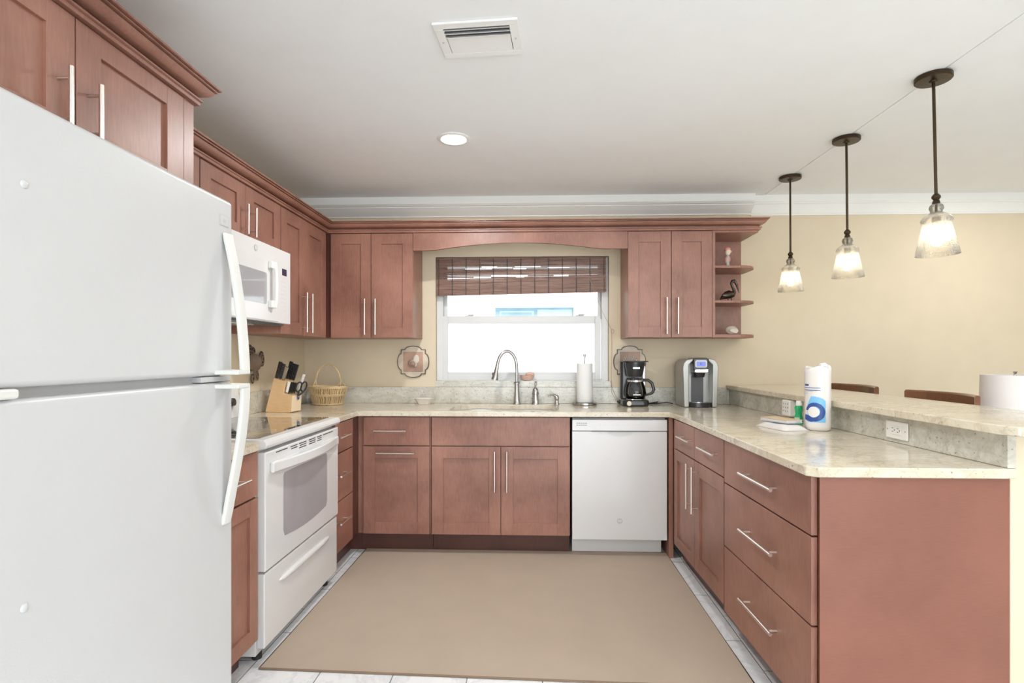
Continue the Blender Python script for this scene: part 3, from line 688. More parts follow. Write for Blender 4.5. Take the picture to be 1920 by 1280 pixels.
def bow(zs, offs, foot):
    bm = BM(); rows = []
    for z, o_ in zip(zs, offs):
        w2 = 0.019; y = 1.735
        rows.append([bm.verts.new(p) for p in ((XF+o_, y-w2, z), (XF+o_+0.004, y-w2*0.2-0.004, z), (XF+o_+0.006, y+w2, z), (XF+o_-0.012, y+w2, z), (XF+o_-0.012, y-w2, z))])
    for a, b_ in zip(rows, rows[1:]):
        for j in range(5): bm.faces.new((a[j], a[(j+1) % 5], b_[(j+1) % 5], b_[j]))
    bm.faces.new(rows[0][::-1]); bm.faces.new(rows[-1])
    z0, z1 = foot
    box(bm, XF-0.004, XF+max(offs)+0.006, 1.680, 1.754, z0, z1)
    return bm
hz = obj('handle', bow([1.660, 1.635, 1.60, 1.54, 1.46, 1.38, 1.31, 1.25, 1.212], [0.012, 0.016, 0.024, 0.036, 0.048, 0.058, 0.064, 0.068, 0.069], (1.204, 1.219)), offw, fz, bevel=0.004)
hz = obj('handle', bow([1.168, 1.13, 1.07, 1.0, 0.93, 0.87, 0.81, 0.76, 0.72], [0.069, 0.069, 0.065, 0.057, 0.045, 0.034, 0.022, 0.013, 0.004], (1.160, 1.175)), offw, fd, bevel=0.004)
bm = BM(); box(bm, XF-0.001, XF+0.002, 1.705, 1.755, 1.682, 1.717); obj('badge', bm, greyp, fz, bevel=0.0008)
bm = BM(); box(bm, XF+0.002, XF+0.0025, 1.709, 1.751, 1.685, 1.714); obj('badge_face', bm, fridge_m, fz)
obj('badge_logo', text_bm('GE', 0.016, ML(XF+0.0026, 1.73, 1.698)), greyp, fz)
for o_, z in ((fz, 1.60), (fd, 0.768)): obj('plug', ball(BM(), (XF, 1.038, z), 0.004, 0.009, 0.009), fridge_m, o_)

# range
rg = thing('range', 'white freestanding electric range with black glass cooktop', 'stove', (-1.4, 2.61, 0))
obj('body', box(BM(), -1.70, -1.137, 2.192, 3.036, 0.035, 0.878), app, rg, bevel=0.002)
bm = BM()
for y in (2.25, 2.98):
    for x in (-1.16, -1.64): tube(bm, [(x, y, 0), (x, y, 0.035)], 0.02, 12)
obj('feet', bm, blackm, rg)
bm = BM()
pr = [(-1.70, 0.8785), (-1.125, 0.8785), (-1.095, 0.884), (-1.088, 0.895), (-1.090, 0.910), (-1.102, 0.921), (-1.13, 0.9225), (-1.70, 0.9225)]
A = [bm.verts.new((x, 2.190, z)) for x, z in pr]; B = [bm.verts.new((x, 3.038, z)) for x, z in pr]
bm.faces.new(A); bm.faces.new(B[::-1])
for i in range(len(pr)): bm.faces.new((A[i], A[(i+1) % len(pr)], B[(i+1) % len(pr)], B[i]))
top = obj('cooktop_frame', bm, app, rg, bevel=0.003)
obj('cooktop_glass', prism(BM(), rrect(-1.64, -1.135, 2.222, 3.006, 0.015), 0.9226, 0.9246), cookglass, top)
for cx, cy, r in ((-1.27, 2.42, 0.10), (-1.27, 2.80, 0.085), (-1.51, 2.42, 0.08), (-1.51, 2.80, 0.10)):
    obj('burner_ring', lathe(BM(), [(r-0.002, 0), (r, 0), (r, 0.0004), (r-0.002, 0.0004), (r-0.002, 0)], 48, (cx, cy, 0.9246), cap=False), greyp, top)
bg_ = obj('control_panel', prism(BM(), [(-1.722, 0.9226), (-1.645, 0.9226), (-1.672, 1.105), (-1.722, 1.11)], 2.200, 3.030, 'Y'), app, rg, bevel=0.006)
for y in (2.30, 2.40, 2.84, 2.93):
    bm = BM(); tube(bm, [(-1.662, y, 1.01), (-1.636, y, 1.014)], [0.024, 0.021], 20); obj('knob', bm, black, bg_)
obj('clock', box(BM(), -1.672, -1.658, 2.55, 2.70, 0.985, 1.045), darkscr, bg_)
dr_ = obj('oven_door', box(BM(), -1.1365, -1.098, 2.198, 3.030, 0.378, 0.868), app, rg, bevel=0.006, seg=3)
wpts = [(2.37, 0.752), (2.358, 0.74), (2.358, 0.50)]+[(2.372+i*(2.848-2.372)/10, 0.474-0.016*math.sin(PI*i/10)) for i in range(11)]+[(2.862, 0.50), (2.862, 0.74), (2.85, 0.752)]
obj('window', prism(BM(), wpts, -1.0982, -1.0965, 'X'), ovglass, dr_)
bm = BM(); hp = [(-1.099, 2.235), (-1.080, 2.235)]+[(-1.080+0.034*math.sin(PI*i/12), 2.26+i*(2.97-2.26)/12) for i in range(13)]+[(-1.080, 2.995), (-1.099, 2.995)]
prism(bm, hp, 0.775, 0.822); obj('handle', bm, app, dr_, bevel=0.008, seg=3)
bm = BM()
for y0, y1, rows_ in ((2.29, 2.40, 1), (2.43, 2.50, 2), (2.52, 2.60, 3), (2.63, 2.71, 3), (2.73, 2.79, 3), (2.81, 2.95, 1)):
    for r in range(rows_): box(bm, -1.0985, -1.0972, y0+0.008*(r % 2), y1, 0.852-r*0.010, 0.856-r*0.010)
obj('vent', bm, blackm, dr_)
dw_ = obj('storage_drawer', box(BM(), -1.1365, -1.103, 2.200, 3.026, 0.062, 0.368), app, rg, bevel=0.006, seg=3)
bm = BM(); tube(bm, [(-1.104, 2.33, 0.292), (-1.101, 2.36, 0.292), (-1.1, 2.45, 0.292), (-1.1, 2.79, 0.292), (-1.101, 2.88, 0.292), (-1.104, 2.91, 0.292)], [0.002, 0.010, 0.014, 0.014, 0.010, 0.002], 12, flat=(1, 1))
obj('grip', bm, app, dw_)

# microwave
mw = thing('microwave', 'white over-the-range microwave hung above the cooktop', 'microwave', (-1.55, 2.63, 1.44))
obj('body', box(BM(), -1.72, -1.395, 2.24, 3.018, 1.445, 1.836), app, mw, bevel=0.003)
obj('underside', box(BM(), -1.715, -1.40, 2.25, 3.008, 1.432, 1.4448), dkgrey, mw)
bm = BM(); box(bm, -1.62, -1.46, 2.52, 2.80, 1.4245, 1.432); obj('vent_lamp', bm, steel, mw)
_l = bpy.data.lights.new('added_cooktop_light', 'AREA'); _l.shape = 'RECTANGLE'; _l.size = 0.14; _l.size_y = 0.24; _l.energy = 1.8; _l.color = (1, 0.96, 0.88)  # light added under the microwave to lift the dark left corner
_o = bpy.data.objects.new('added_cooktop_light', _l); COL.objects.link(_o); _o.location = (-1.54, 2.66, 1.420)
fr_ = obj('front', box(BM(), -1.395, -1.364, 2.24, 3.018, 1.440, 1.838), app, mw, bevel=0.004)
bm = BM(); box(bm, -1.3645, -1.3605, 2.245, 2.868, 1.446, 1.752); dm = obj('door', bm, app, mw, bevel=0.003)
obj('window', prism(BM(), rrect(2.29, 2.738, 1.528, 1.688, 0.014), -1.3606, -1.3596, 'X'), ovglass, dm)
bm = BM(); box(bm, -1.361, -1.340, 2.752, 2.800, 1.715, 1.752); box(bm, -1.361, -1.340, 2.752, 2.800, 1.512, 1.55); prism(bm, [(-1.345, 1.512), (-1.345, 1.752), (-1.336, 1.752), (-1.330, 1.70), (-1.328, 1.632), (-1.330, 1.56), (-1.336, 1.512)], 2.775, 2.800, 'Y')
obj('handle', bm, plasw, dm, bevel=0.004)
obj('display', box(BM(), -1.3642, -1.3628, 2.915, 2.968, 1.702, 1.738), darkscr, fr_)
bm = BM(); random.seed(3)
for r in range(9):
    for k in range(3): box(bm, -1.3642, -1.3634, 2.902+k*0.022, 2.902+k*0.022+random.uniform(0.006, 0.013), 1.685-r*0.022, 1.687-r*0.022)
obj('buttons', bm, greyp, fr_)
bm = BM(); tube(bm, [(-1.364, 2.634, 1.795), (-1.3615, 2.634, 1.795)], 0.0165, 28); lg = obj('emblem', bm, greyp, fr_)
obj('lettering', text_bm('GE', 0.017, ML(-1.3612, 2.634, 1.795)), plasw, lg)

# dishwasher
dw = thing('dishwasher', 'white built-in dishwasher between the sink cabinet and peninsula', 'dishwasher', (0.535, 3.7, 0))
obj('body', box(BM(), 0.245, 0.828, 3.491, YW-0.03, 0.11, 0.872), greyp, dw)
DX0, DX1 = 0.240, 0.832
obj('door', box(BM(), DX0, DX1, 3.446, 3.474, 0.112, 0.792), app, dw, bevel=0.004)
cp = obj('control_strip', box(BM(), DX0, DX1, 3.442, 3.474, 0.7945, 0.866), app, dw, bevel=0.005)
bm = BM()
for r in range(2):
    for k in range(5): box(bm, 0.266+k*0.0137, 0.2775+k*0.0137, 3.4415, 3.4425, 0.842-r*0.0125, 0.8455-r*0.0125)
obj('vent', bm, dkgrey, cp)
bm = BM()
for k, x in enumerate((0.41, 0.44, 0.49, 0.52, 0.555, 0.585, 0.615, 0.632, 0.65, 0.668)): box(bm, x, x+0.005, 3.4415, 3.4425, 0.8345, 0.8365)
obj('buttons', bm, greyp, cp)
obj('handle_slot', box(BM(), 0.36, 0.72, 3.440, 3.446, 0.7925, 0.7965), dkgrey, cp)
bm = BM(); pts = [(0.46, 0.790), (0.62, 0.790)]+[(0.54+0.08*math.cos(a), 0.790-0.030*math.sin(a)) for a in [i*PI/12 for i in range(1, 12)]]
prism(bm, pts, 3.4448, 3.4458, 'Y'); obj('grip', bm, plain('grip_grey', (0.62, 0.62, 0.61), 0.4), dw)
bm = BM(); tube(bm, [(0.537, 3.446, 0.232), (0.537, 3.4435, 0.232)], 0.017, 28); lg = obj('emblem', bm, greyp, dw)
obj('lettering', text_bm('GE', 0.018, MB(0.537, 3.4433, 0.232)), plasw, lg)
obj('kick_plate', box(BM(), 0.245, 0.815, 3.535, 3.55, 0.0, 0.108), app, dw, bevel=0.002)

# ================================================================== CEILING FIXTURES
vt = thing('air_vent', 'white metal air vent register in the kitchen ceiling', 'vent', (-0.2, 1.995, 2.43))
VM = Matrix.Translation((-0.200, 1.998, 2.43)) @ Matrix.Rotation(-0.07, 4, 'Z')
bm = BM(); hw, hh = 0.152, 0.110; iw, ih = 0.118, 0.078
def fm(a, b_, c_, d_, z0, z1): box(bm, a, b_, c_, d_, z0, z1, VM)
fm(-hw, hw, -hh, -ih, -0.010, -0.0002); fm(-hw, hw, ih, hh, -0.010, -0.0002); fm(-hw, -iw, -ih, ih, -0.010, -0.0002); fm(iw, hw, -ih, ih, -0.010, -0.0002)
obj('frame', bm, trimw, vt, bevel=0.003)
bm = BM(); box(bm, -iw, iw, -ih, ih, -0.0008, -0.0002, VM); obj('duct', bm, dkgrey, vt)
for y, tl in ((-0.068, 0.9), (-0.046, 0.9), (-0.024, 0.9)):
    bm = BM(); T = VM @ Matrix.Translation((0, y, -0.006)) @ Matrix.Rotation(tl, 4, 'X'); box(bm, -iw, iw, -0.0085, 0.0085, -0.0005, 0.0005, T); obj('louver', bm, trimw, vt)
bm = BM(); T = VM @ Matrix.Translation((0, 0.030, -0.006)) @ Matrix.Rotation(-0.06, 4, 'X'); box(bm, -iw+0.002, iw-0.002, -0.045, 0.045, -0.001, 0.001, T); obj('damper_plate', bm, trimw, vt)
for sx_ in (-1, 1): obj('screw', ball(BM(), VM @ Vector((sx_*0.134, 0, -0.010)), 0.004), greyp, vt)

def can(x, y, label, power=14):
    t = thing('recessed_light', label, 'ceiling light', (x, y, 2.43))
    bm = BM(); lathe(bm, [(0.066, -0.0002), (0.090, -0.0002), (0.090, -0.004), (0.085, -0.007), (0.070, -0.007), (0.066, -0.003), (0.066, -0.0002)], 40, (x, y, 2.43), cap=False)
    obj('trim_ring', bm, trimw, t)
    obj('lens', lathe(BM(), [(0.0, -0.0015), (0.066, -0.0015)], 40, (x, y, 2.43), cap=False), canm, t)
    l = bpy.data.lights.new('can_light', 'AREA'); l.shape = 'DISK'; l.size = 0.12; l.energy = power; l.color = (1, 0.98, 0.96)
    o = bpy.data.objects.new('can_light', l); COL.objects.link(o); o.location = (x, y, 2.43-0.012); o.parent = None
    return t
can(-0.43, 2.92, 'lit round white recessed ceiling light near the sink', 14)

can(0.50, 1.58, 'added unseen recessed ceiling light above the rug, in front of the peninsula', 8)  # out-of-view lamp, added to brighten the sink cabinet doors
can(-0.4, -0.6, 'added unseen recessed ceiling light above the camera, kitchen side', 5)  # lamp added outside the view to raise the general light
can(3.02, 3.30, 'lit recessed ceiling light over the far dining wall, right of the pendants', 6)
can(0.6, -1.2, 'added unseen recessed ceiling light behind the camera, kitchen side')  # lamp added behind the camera for floor bounce onto the ceiling
can(2.9, 0.4, 'added unseen recessed ceiling light over the dining area')  # unseen lamp added for more even room light
can(2.9, -1.8, 'added unseen recessed ceiling light near the glass doors')  # another lamp added out of view for bounced light

def pendant(x, y, tilt, label):
    t = thing('pendant_light', label, 'pendant light', (x, y, 2.432), 'pendant lights over the bar')
    O = Vector((x, y, 2.4298))
    M = Matrix.Translation(O) @ Matrix.Rotation(-tilt, 4, 'Y')
    obj('canopy', lathe(BM(), [(0.0, 0.0), (0.063, 0.0), (0.067, -0.002), (0.067, -0.017), (0.064, -0.020), (0.016, -0.021), (0.013, -0.026), (0.0, -0.028)], 40, O), bronze, t)
    obj('rod', lathe(BM(), [(0.0, -0.02), (0.006, -0.02), (0.006, -0.488), (0.010, -0.492), (0.016, -0.500), (0.016, -0.508), (0.010, -0.516), (0.013, -0.522), (0.015, -0.530), (0.0, -0.531)], 20, M=M), bronze, t)
    sp = [(0.017, -0.533), (0.024, -0.540), (0.026, -0.552), (0.021, -0.564), (0.026, -0.572), (0.042, -0.582), (0.053, -0.592), (0.056, -0.602), (0.051, -0.611), (0.053, -0.625), (0.066, -0.690), (0.078, -0.745)]
    shd = sp+[(r-0.0022, z) for r, z in sp[::-1]]
    s_ = obj('shade', lathe(BM(), shd, 44, M=M, cap=False), seeded, t, angle=60)
    obj('socket', lathe(BM(), [(0.0, -0.531), (0.005, -0.532), (0.005, -0.575), (0.016, -0.582), (0.016, -0.620), (0.0, -0.622)], 20, M=M), bronze, t)
    bb = BM(); lathe(bb, [(0.0, -0.622), (0.011, -0.624), (0.013, -0.634), (0.022, -0.655), (0.0255, -0.675), (0.021, -0.695), (0.010, -0.706), (0.0, -0.708)], 20, M=M)
    obj('bulb', bb, bulbm, t)
    return t
pendant(1.665, 2.342, 0.022, 'largest, nearest bronze pendant with seeded glass shade over the bar')
pendant(1.672, 2.990, 0.010, 'middle bronze pendant with seeded glass shade over the bar')
pendant(1.664, 3.615, 0.004, 'smallest, farthest bronze pendant with seeded glass shade over the bar')

# ================================================================== RUG
rg_ = thing('rug', 'plain taupe woven rug on the kitchen floor between the cabinets', 'rug', (-0.12, 2.85, 0))
rc = [(-1.105, 2.168), (0.845, 2.105), (0.842, 3.53), (-1.092, 3.535)]
bm = BM(); prism(bm, rc, 0.0005, 0.0075); obj('pile', bm, rugm, rg_, bevel=0.002)
bm = BM(); cc = Vector((-0.12, 2.85, 0))
tube(bm, [(x+(0.002 if x > 0 else -0.002), y+(0.002 if y > 3 else -0.002), 0.0048) for x, y in rc], 0.0045, 8, closed=True); obj('binding', bm, rugedge, rg_)

# ================================================================== WALL DECOR
def plaque(cx, cz, label, kind):
    t = thing('wall_plaque', label, 'wall plaque', (cx, YW, cz), 'seashell wall plaques')
    def outline(s, r, R):
        p = []
        for q in range(4):
            a = q*PI/2
            loc = [(r, -R)]+[(R*0.55+0.70*r*math.cos(b_)+0.0, 0.70*r*math.sin(b_)*1.0) for b_ in []]
            pts = [(s, -s), (s, -r)]+[(s+(R-s)*math.cos(b_), r*math.sin(b_)) for b_ in [(-PI/2)+PI*i/10 for i in range(1, 10)]]+[(s, r)]
            for (x, z) in pts: p.append((cx+x*math.cos(a)-z*math.sin(a), cz+x*math.sin(a)+z*math.cos(a)))
        return p
    obj('rim', prism(BM(), outline(0.093, 0.062, 0.120), YW-0.014, YW-0.0006, 'Y'), plq_rim, t, bevel=0.002)
    obj('face', prism(BM(), outline(0.087, 0.058, 0.114), YW-0.017, YW-0.0142, 'Y'), plq_face, t)
    pn = obj('centre_panel', box(BM(), cx-0.074, cx+0.074, YW-0.020, YW-0.0172, cz-0.074, cz+0.074), plq_in, t, bevel=0.001)
    y = YW-0.0225
    if kind == 'nautilus':
        bm = BM(); pts = []
        for i in range(40):
            a = i/39*2.4*PI; r = 0.008*math.exp(0.165*a*1.15); pts.append((cx-0.006+r*math.cos(-a+0.5), y, cz-0.012+r*math.sin(-a+0.5)))
        tube(bm, pts, [0.002+0.008*i/39 for i in range(40)], 8, flat=(1, 0.5))
        ball(bm, (cx+0.024, y+0.001, cz+0.022), 0.024, 0.003, 0.032); obj('shell', bm, plq_shell, pn)
        bm = BM()
        for i in range(11):
            a = PI*0.65+i*PI*1.05/10; tube(bm, [(cx-0.006+0.010*math.cos(a), y-0.003, cz-0.012+0.010*math.sin(a)), (cx-0.006+0.036*math.cos(a+0.25), y-0.003, cz-0.012+0.036*math.sin(a+0.25))], 0.0018, 6)
        obj('ridges', bm, plq_line, pn)
    else:
        bm = BM()
        for i in range(11):
            a = 0.12*PI+i*0.76*PI/10
            tube(bm, [(cx, y, cz-0.035), (cx+0.060*math.cos(a), y, cz-0.035+0.088*math.sin(a))], [0.003, 0.0062], 8, flat=(1, 0.6))
        obj('shell', bm, plq_shell, pn)
    return t
plaque(-0.902, 1.222, 'quatrefoil wall plaque with nautilus shell, left of the window', 'nautilus')
plaque(0.706, 1.222, 'quatrefoil wall plaque with scallop shell, behind the coffee maker', 'scallop')

# woven rattan fish on the left wall
fs = thing('fish_sculpture', 'dark woven rattan angelfish hung on the left wall behind refrigerator handle', 'wall ornament', (XW, 3.28, 1.22))
random.seed(11)
def fxy(u, w_, d=0.0): return (XW+0.010+d, 3.28+u, 1.225+w_)
def inloop(bm, cu, cw, ru, rw, n, rot=0, mat=None):
    for k in range(n):
        s = (k+0.5)/n; pts = []
        for i in range(20):
            a = 2*PI*i/20; u = cu+ru*s*math.cos(a)*math.cos(rot)-rw*s*math.sin(a)*math.sin(rot); w_ = cw+ru*s*math.cos(a)*math.sin(rot)+rw*s*math.sin(a)*math.cos(rot)
            pts.append(fxy(u+random.uniform(-.002, .002), w_+random.uniform(-.002, .002), 0.012*(1-s)+0.002))
        if (k % 2 == 0) == (mat is None): tube(bm, pts, 0.0036, 6, closed=True)
bm = BM(); inloop(bm, 0.0, 0.0, 0.075, 0.060, 8); obj('body', bm, fishm, fs)
bm = BM(); prism(bm, [(3.28+0.066*math.cos(i*PI/10), 1.225+0.052*math.sin(i*PI/10)) for i in range(20)], XW+0.001, XW+0.006, 'X'); obj('backing', bm, fishm, fs)
bm = BM()
for k in range(12):
    u = -0.07+k*0.0125; h_ = 0.055*math.sqrt(max(0, 1-(u/0.08)**2)); tube(bm, [fxy(u-0.008, h_, 0.016), fxy(u+0.004, h_*0.3, 0.020), fxy(u-0.004, -h_*0.4, 0.020), fxy(u+0.006, -h_, 0.016)], 0.003, 6)
obj('scales', bm, fishl, fs)
for nm, a in (('dorsal_fin', (-0.045, 0.082, 0.036, 0.028, 4, 0.3)), ('dorsal_fin', (0.0, 0.070, 0.030, 0.026, 4, -0.2)), ('tail_fin', (0.110, 0.022, 0.030, 0.050, 5, 0.1)), ('ventral_fin', (0.045, -0.075, 0.022, 0.040, 4, 0.3)), ('ventral_fin', (-0.005, -0.098, 0.018, 0.034, 3, 0.0))):
    bm = BM(); inloop(bm, *a); fo = obj(nm, bm, fishm, fs)
    bm = BM(); inloop(bm, *a, mat=1); obj('strands', bm, fishl, fo)

# ================================================================== ON THE LEFT COUNTER
# knife block
KM = Matrix.Translation((-1.672, 3.345, Z0)) @ Matrix.Rotation(math.radians(-9), 4, 'Z')
kb = thing('knife_block', 'slanted light wood knife block on the counter left of the basket', 'knife block', tuple(KM.translation))
prf = [(0.0, 0.004), (0.058, 0.212), (0.142, 0.192), (0.128, 0.120), (0.182, 0.106), (0.176, 0.004), (0.165, 0.0), (0.02, 0.0)]
bm = BM(); A = [bm.verts.new(KM @ Vector((x, 0, z))) for x, z in prf]; B = [bm.verts.new(KM @ Vector((x, 0.105, z))) for x, z in prf]
bm.faces.new(A); bm.faces.new(B[::-1])
for i in range(len(prf)): bm.faces.new((A[i], A[(i+1) % 8], B[(i+1) % 8], B[i]))
obj('block', bm, lightwood, kb, bevel=0.002)
bm = BM(); A = [KM @ Vector(p) for p in ((0.1832, 0.002, 0.104), (0.1832, 0.103, 0.104), (0.1772, 0.103, 0.006), (0.1772, 0.002, 0.006))]
f_ = [bm.verts.new(p) for p in A]+[bm.verts.new(p+Vector((0.0012, 0, 0))) for p in A]
for q in ((0, 1, 2, 3), (7, 6, 5, 4), (0, 4, 5, 1), (1, 5, 6, 2), (2, 6, 7, 3), (3, 7, 4, 0)): bm.faces.new([f_[i] for i in q])
obj('front_face', bm, palewood, kb)
DIRK = Vector((0.30, 0, 0.954)).normalized()
def knife(name, label, l, wd, z, L_, mat, group, wid=0.011, hgt=0.024, dirv=DIRK, cat='knife', bol=0.012):
    p0 = Vector((l, wd, z)); t = thing(name, label, cat, tuple(KM @ p0), group)
    side = Vector((0, 1, 0)); q = dirv.cross(side).normalized()
    def bx(bm, a0, a1, w0, h0, w1=None, h1=None, cs=0.0):
        w1 = w1 or w0; h1 = h1 or h0; vs = []
        for a, w_, h_ in ((a0, w0, h0), (a1, w1, h1)):
            for s1, s2 in ((-1, -1), (1, -1), (1, 1), (-1, 1)): vs.append(bm.verts.new(KM @ (p0+dirv*a+side*(s1*w_/2)+q*(s2*h_/2+cs*a))))
        for f in ((3, 2, 1, 0), (4, 5, 6, 7), (0, 1, 5, 4), (1, 2, 6, 5), (2, 3, 7, 6), (3, 0, 4, 7)): bm.faces.new([vs[i] for i in f])
    bm = BM(); bx(bm, -0.03, bol, wid*0.35, hgt*0.7); obj('bolster', bm, steel, t)
    bm = BM(); bx(bm, bol*0.6, L_, wid, hgt*0.8, wid, hgt); hobj = obj('handle', bm, mat, t, bevel=0.003)
    if mat is black and L_ > 0.08:
        bm = BM()
        for a in (0.3, 0.58, 0.85): ball(bm, KM @ (p0+dirv*(L_*a)-side*(wid/2)), 0.0019, n=8)
        obj('rivets', bm, steel, hobj)
    return t
G = 'knives in the knife block'
big = [(0.066, 0.014, 0.207, 0.112, black, 'black-handled knife at the far left of the block, nearest the wall'), (0.090, 0.016, 0.202, 0.104, black, 'second black-handled knife from the left, front row of the block'),
       (0.112, 0.016, 0.197, 0.092, steel, 'grey steel-handled knife in the front row of the block'), (0.094, 0.080, 0.201, 0.120, black, 'tall black-handled knife in the back row, left of three'),
       (0.116, 0.080, 0.196, 0.112, black, 'middle black-handled knife in the back row of the block'), (0.136, 0.082, 0.192, 0.110, black, 'rightmost black-handled knife in the back row of the block')]
for l, wd, z, L_, mt, lb in big: knife('knife', lb, l, wd, z, L_, mt, G)
for i in range(6):
    knife('steak_knife', 'pale-handled steak knife at the left end of the block lower slots' if i == 0 else 'small dark-handled steak knife in the lower slots of the knife block', 0.142+0.0042*i*0.4, 0.008+i*0.0135, 0.118, 0.076-0.002*i, plasw if i == 0 else black, 'steak knives in the lower slots', wid=0.009, hgt=0.018, dirv=Vector((0.25, 0.0, 0.95)).normalized())
knife('honing_steel', 'honing steel with long pale handle rising right of the steak knives', 0.165, 0.096, 0.116, 0.125, plasw, None, wid=0.013, hgt=0.015, dirv=Vector((0.34, 0, 0.94)).normalized(), cat='knife sharpener')
sc_ = thing('scissors', 'black-handled kitchen scissors stuck in the front of the knife block', 'scissors', tuple(KM @ Vector((0.19, 0.06, 0.11))))
bm = BM()
for s, dx in ((-1, 0.0), (1, 0.01)):
    c0 = Vector((0.205+dx, 0.060+s*0.020, 0.158))
    pts = [KM @ (c0+Vector((0.010*math.cos(a)+0.3*0.028*math.sin(a), 0.014*math.cos(a), 0.030*math.sin(a)))) for a in [i*PI/10 for i in range(20)]]
    tube(bm, pts, 0.0048, 8, closed=True)
    tube(bm, [KM @ (c0+Vector((0, 0, -0.03))), KM @ Vector((0.188, 0.060, 0.100))], 0.005, 8)
obj('handles', bm, black, sc_)
obj('blades', tube(BM(), [KM @ Vector((0.188, 0.060, 0.108)), KM @ Vector((0.1895, 0.060, 0.075))], [0.006, 0.002], 8), steel, sc_)
obj('tip', ball(BM(), KM @ Vector((0.190, 0.060, 0.088)), 0.006, 0.009, 0.010), bluepr, sc_)

# wicker basket
bk = thing('basket', 'tan wicker basket with tall arched handle in the back corner', 'basket', (-1.49, 3.90, Z0))
BX, BY = -1.489, 3.905
def ell(a, z):
    s = 0.105+0.034*min(1, z/0.13); return Vector((BX+s*math.cos(a), BY+s*0.72*math.sin(a), Z0+z))
bm = BM(); n_ = 40; rows = []
for z in (0.004, 0.04, 0.08, 0.115): rows.append([bm.verts.new(ell(2*PI*i/n_, z)*1.0) for i in range(n_)])
for a, b_ in zip(rows, rows[1:]):
    for i in range(n_): bm.faces.new((a[i], a[(i+1) % n_], b_[(i+1) % n_], b_[i]))
bm.faces.new(rows[0]); obj('lining', bm, wicker_d, bk)
bm = BM(); random.seed(5)
for i in range(64):
    a = 2*PI*i/64; j = random.uniform(-0.05, 0.05)
    tube(bm, [ell(a+j*0.5, 0.004)*1, ell(a+0.07+j, 0.045), ell(a-0.02+j, 0.09), ell(a+0.02, 0.125)], 0.0029, 6)
obj('stakes', bm, wicker, bk)
bm = BM()
for z, r in ((0.006, 0.006), (0.066, 0.004), (0.074, 0.004), (0.122, 0.006), (0.130, 0.006)):
    tube(bm, [ell(2*PI*i/36, z)+Vector((0, 0, 0.002*math.sin(i*2.3))) for i in range(36)], r, 8, closed=True)
obj('rim', bm, wicker, bk)
bm = BM()
for k in range(3):
    pts = []
    for i in range(25):
        a = PI*i/24; pts.append((BX+0.092*math.cos(a)*(1.0)+0.004*math.cos(i*1.3+k*2.1), BY+0.004*math.sin(i*1.3+k*2.1), Z0+0.150+0.140*math.sin(a)))
    tube(bm, pts, 0.0038, 8)
for s in (-1, 1):
    for dx, dy in ((-0.03, -0.02), (0.02, 0.02), (-0.005, -0.03)): tube(bm, [(BX+s*0.092, BY, Z0+0.18), (BX+s*(0.105+dx), BY+dy, Z0+0.125)], 0.003, 6)
obj('handle', bm, wicker, bk)

# ================================================================== COFFEE MACHINES
cm = thing('coffee_maker', 'black drip coffee maker standing in front of the scallop plaque', 'coffee maker', (0.715, 3.90, Z0))
cx = 0.716; cy = 3.905
obj('base', prism(BM(), rrect(cx-0.095, cx+0.088, cy-0.095, cy+0.105, 0.05), Z0, Z0+0.045), black, cm, bevel=0.012, seg=3)
obj('warming_plate', lathe(BM(), [(0.0, 0.0), (0.066, 0.0), (0.064, 0.004), (0.0, 0.004)], 32, (cx, cy-0.015, Z0+0.0452)), chrome, cm)
obj('tower', prism(BM(), rrect(cx-0.092, cx+0.085, cy+0.045, cy+0.110, 0.02), Z0+0.044, Z0+0.312), black, cm, bevel=0.004)
obj('water_gauge', box(BM(), cx+0.064, cx+0.078, cy+0.042, cy+0.046, Z0+0.07, Z0+0.28), steel, cm)
obj('brew_basket', lathe(BM(), [(0.0, 0.205), (0.052, 0.205), (0.057, 0.215), (0.072, 0.300), (0.072, 0.306), (0.0, 0.308)], 36, (cx-0.004, cy-0.012, Z0)), black, cm)
obj('lid', prism(BM(), rrect(cx-0.094, cx+0.088, cy-0.08, cy+0.112, 0.05), Z0+0.3085, Z0+0.316), black, cm, bevel=0.003)
obj('name_strip', box(BM(), cx-0.028, cx+0.018, cy-0.0835, cy-0.078, Z0+0.262, Z0+0.272), chrome, cm)
obj('dial', tube(BM(), [(cx-0.055, cy-0.094, Z0+0.022), (cx-0.058, cy-0.104, Z0+0.022)], 0.016, 20), chrome, cm)
obj('switch', box(BM(), cx+0.01, cx+0.045, cy-0.097, cy-0.094, Z0+0.014, Z0+0.026), black, cm)
bm = BM(); tube(bm, [(cx+0.07, cy+0.10, Z0+0.012), (cx+0.12, cy+0.105, Z0+0.006), (cx+0.165, cy+0.095, Z0+0.016), (cx+0.185, cy+0.10, Z0+0.02), (cx+0.17, cy+0.105, Z0+0.006), (cx+0.12, cy+0.11, Z0+0.005), (cx+0.20, cy+0.11, Z0+0.008), (cx+0.25, cy+0.10, Z0+0.016), (cx+0.29, cy+0.09, Z0+0.006)], 0.0032, 8)
obj('power_cord', bm, blackm, cm)
cf = thing('carafe', 'empty glass coffee carafe with black handle on the drip maker plate', 'carafe', (cx, cy-0.015, Z0+0.05))
op = [(0.0, 0.0502), (0.056, 0.0504), (0.070, 0.062), (0.076, 0.088), (0.071, 0.122), (0.060, 0.156), (0.054, 0.170), (0.0515, 0.170), (0.0575, 0.154), (0.068, 0.121), (0.073, 0.088), (0.067, 0.064), (0.054, 0.0535), (0.0, 0.0535)]
obj('glass', lathe(BM(), op, 36, (cx, cy-0.015, Z0), cap=False), caraf, cf, angle=60)
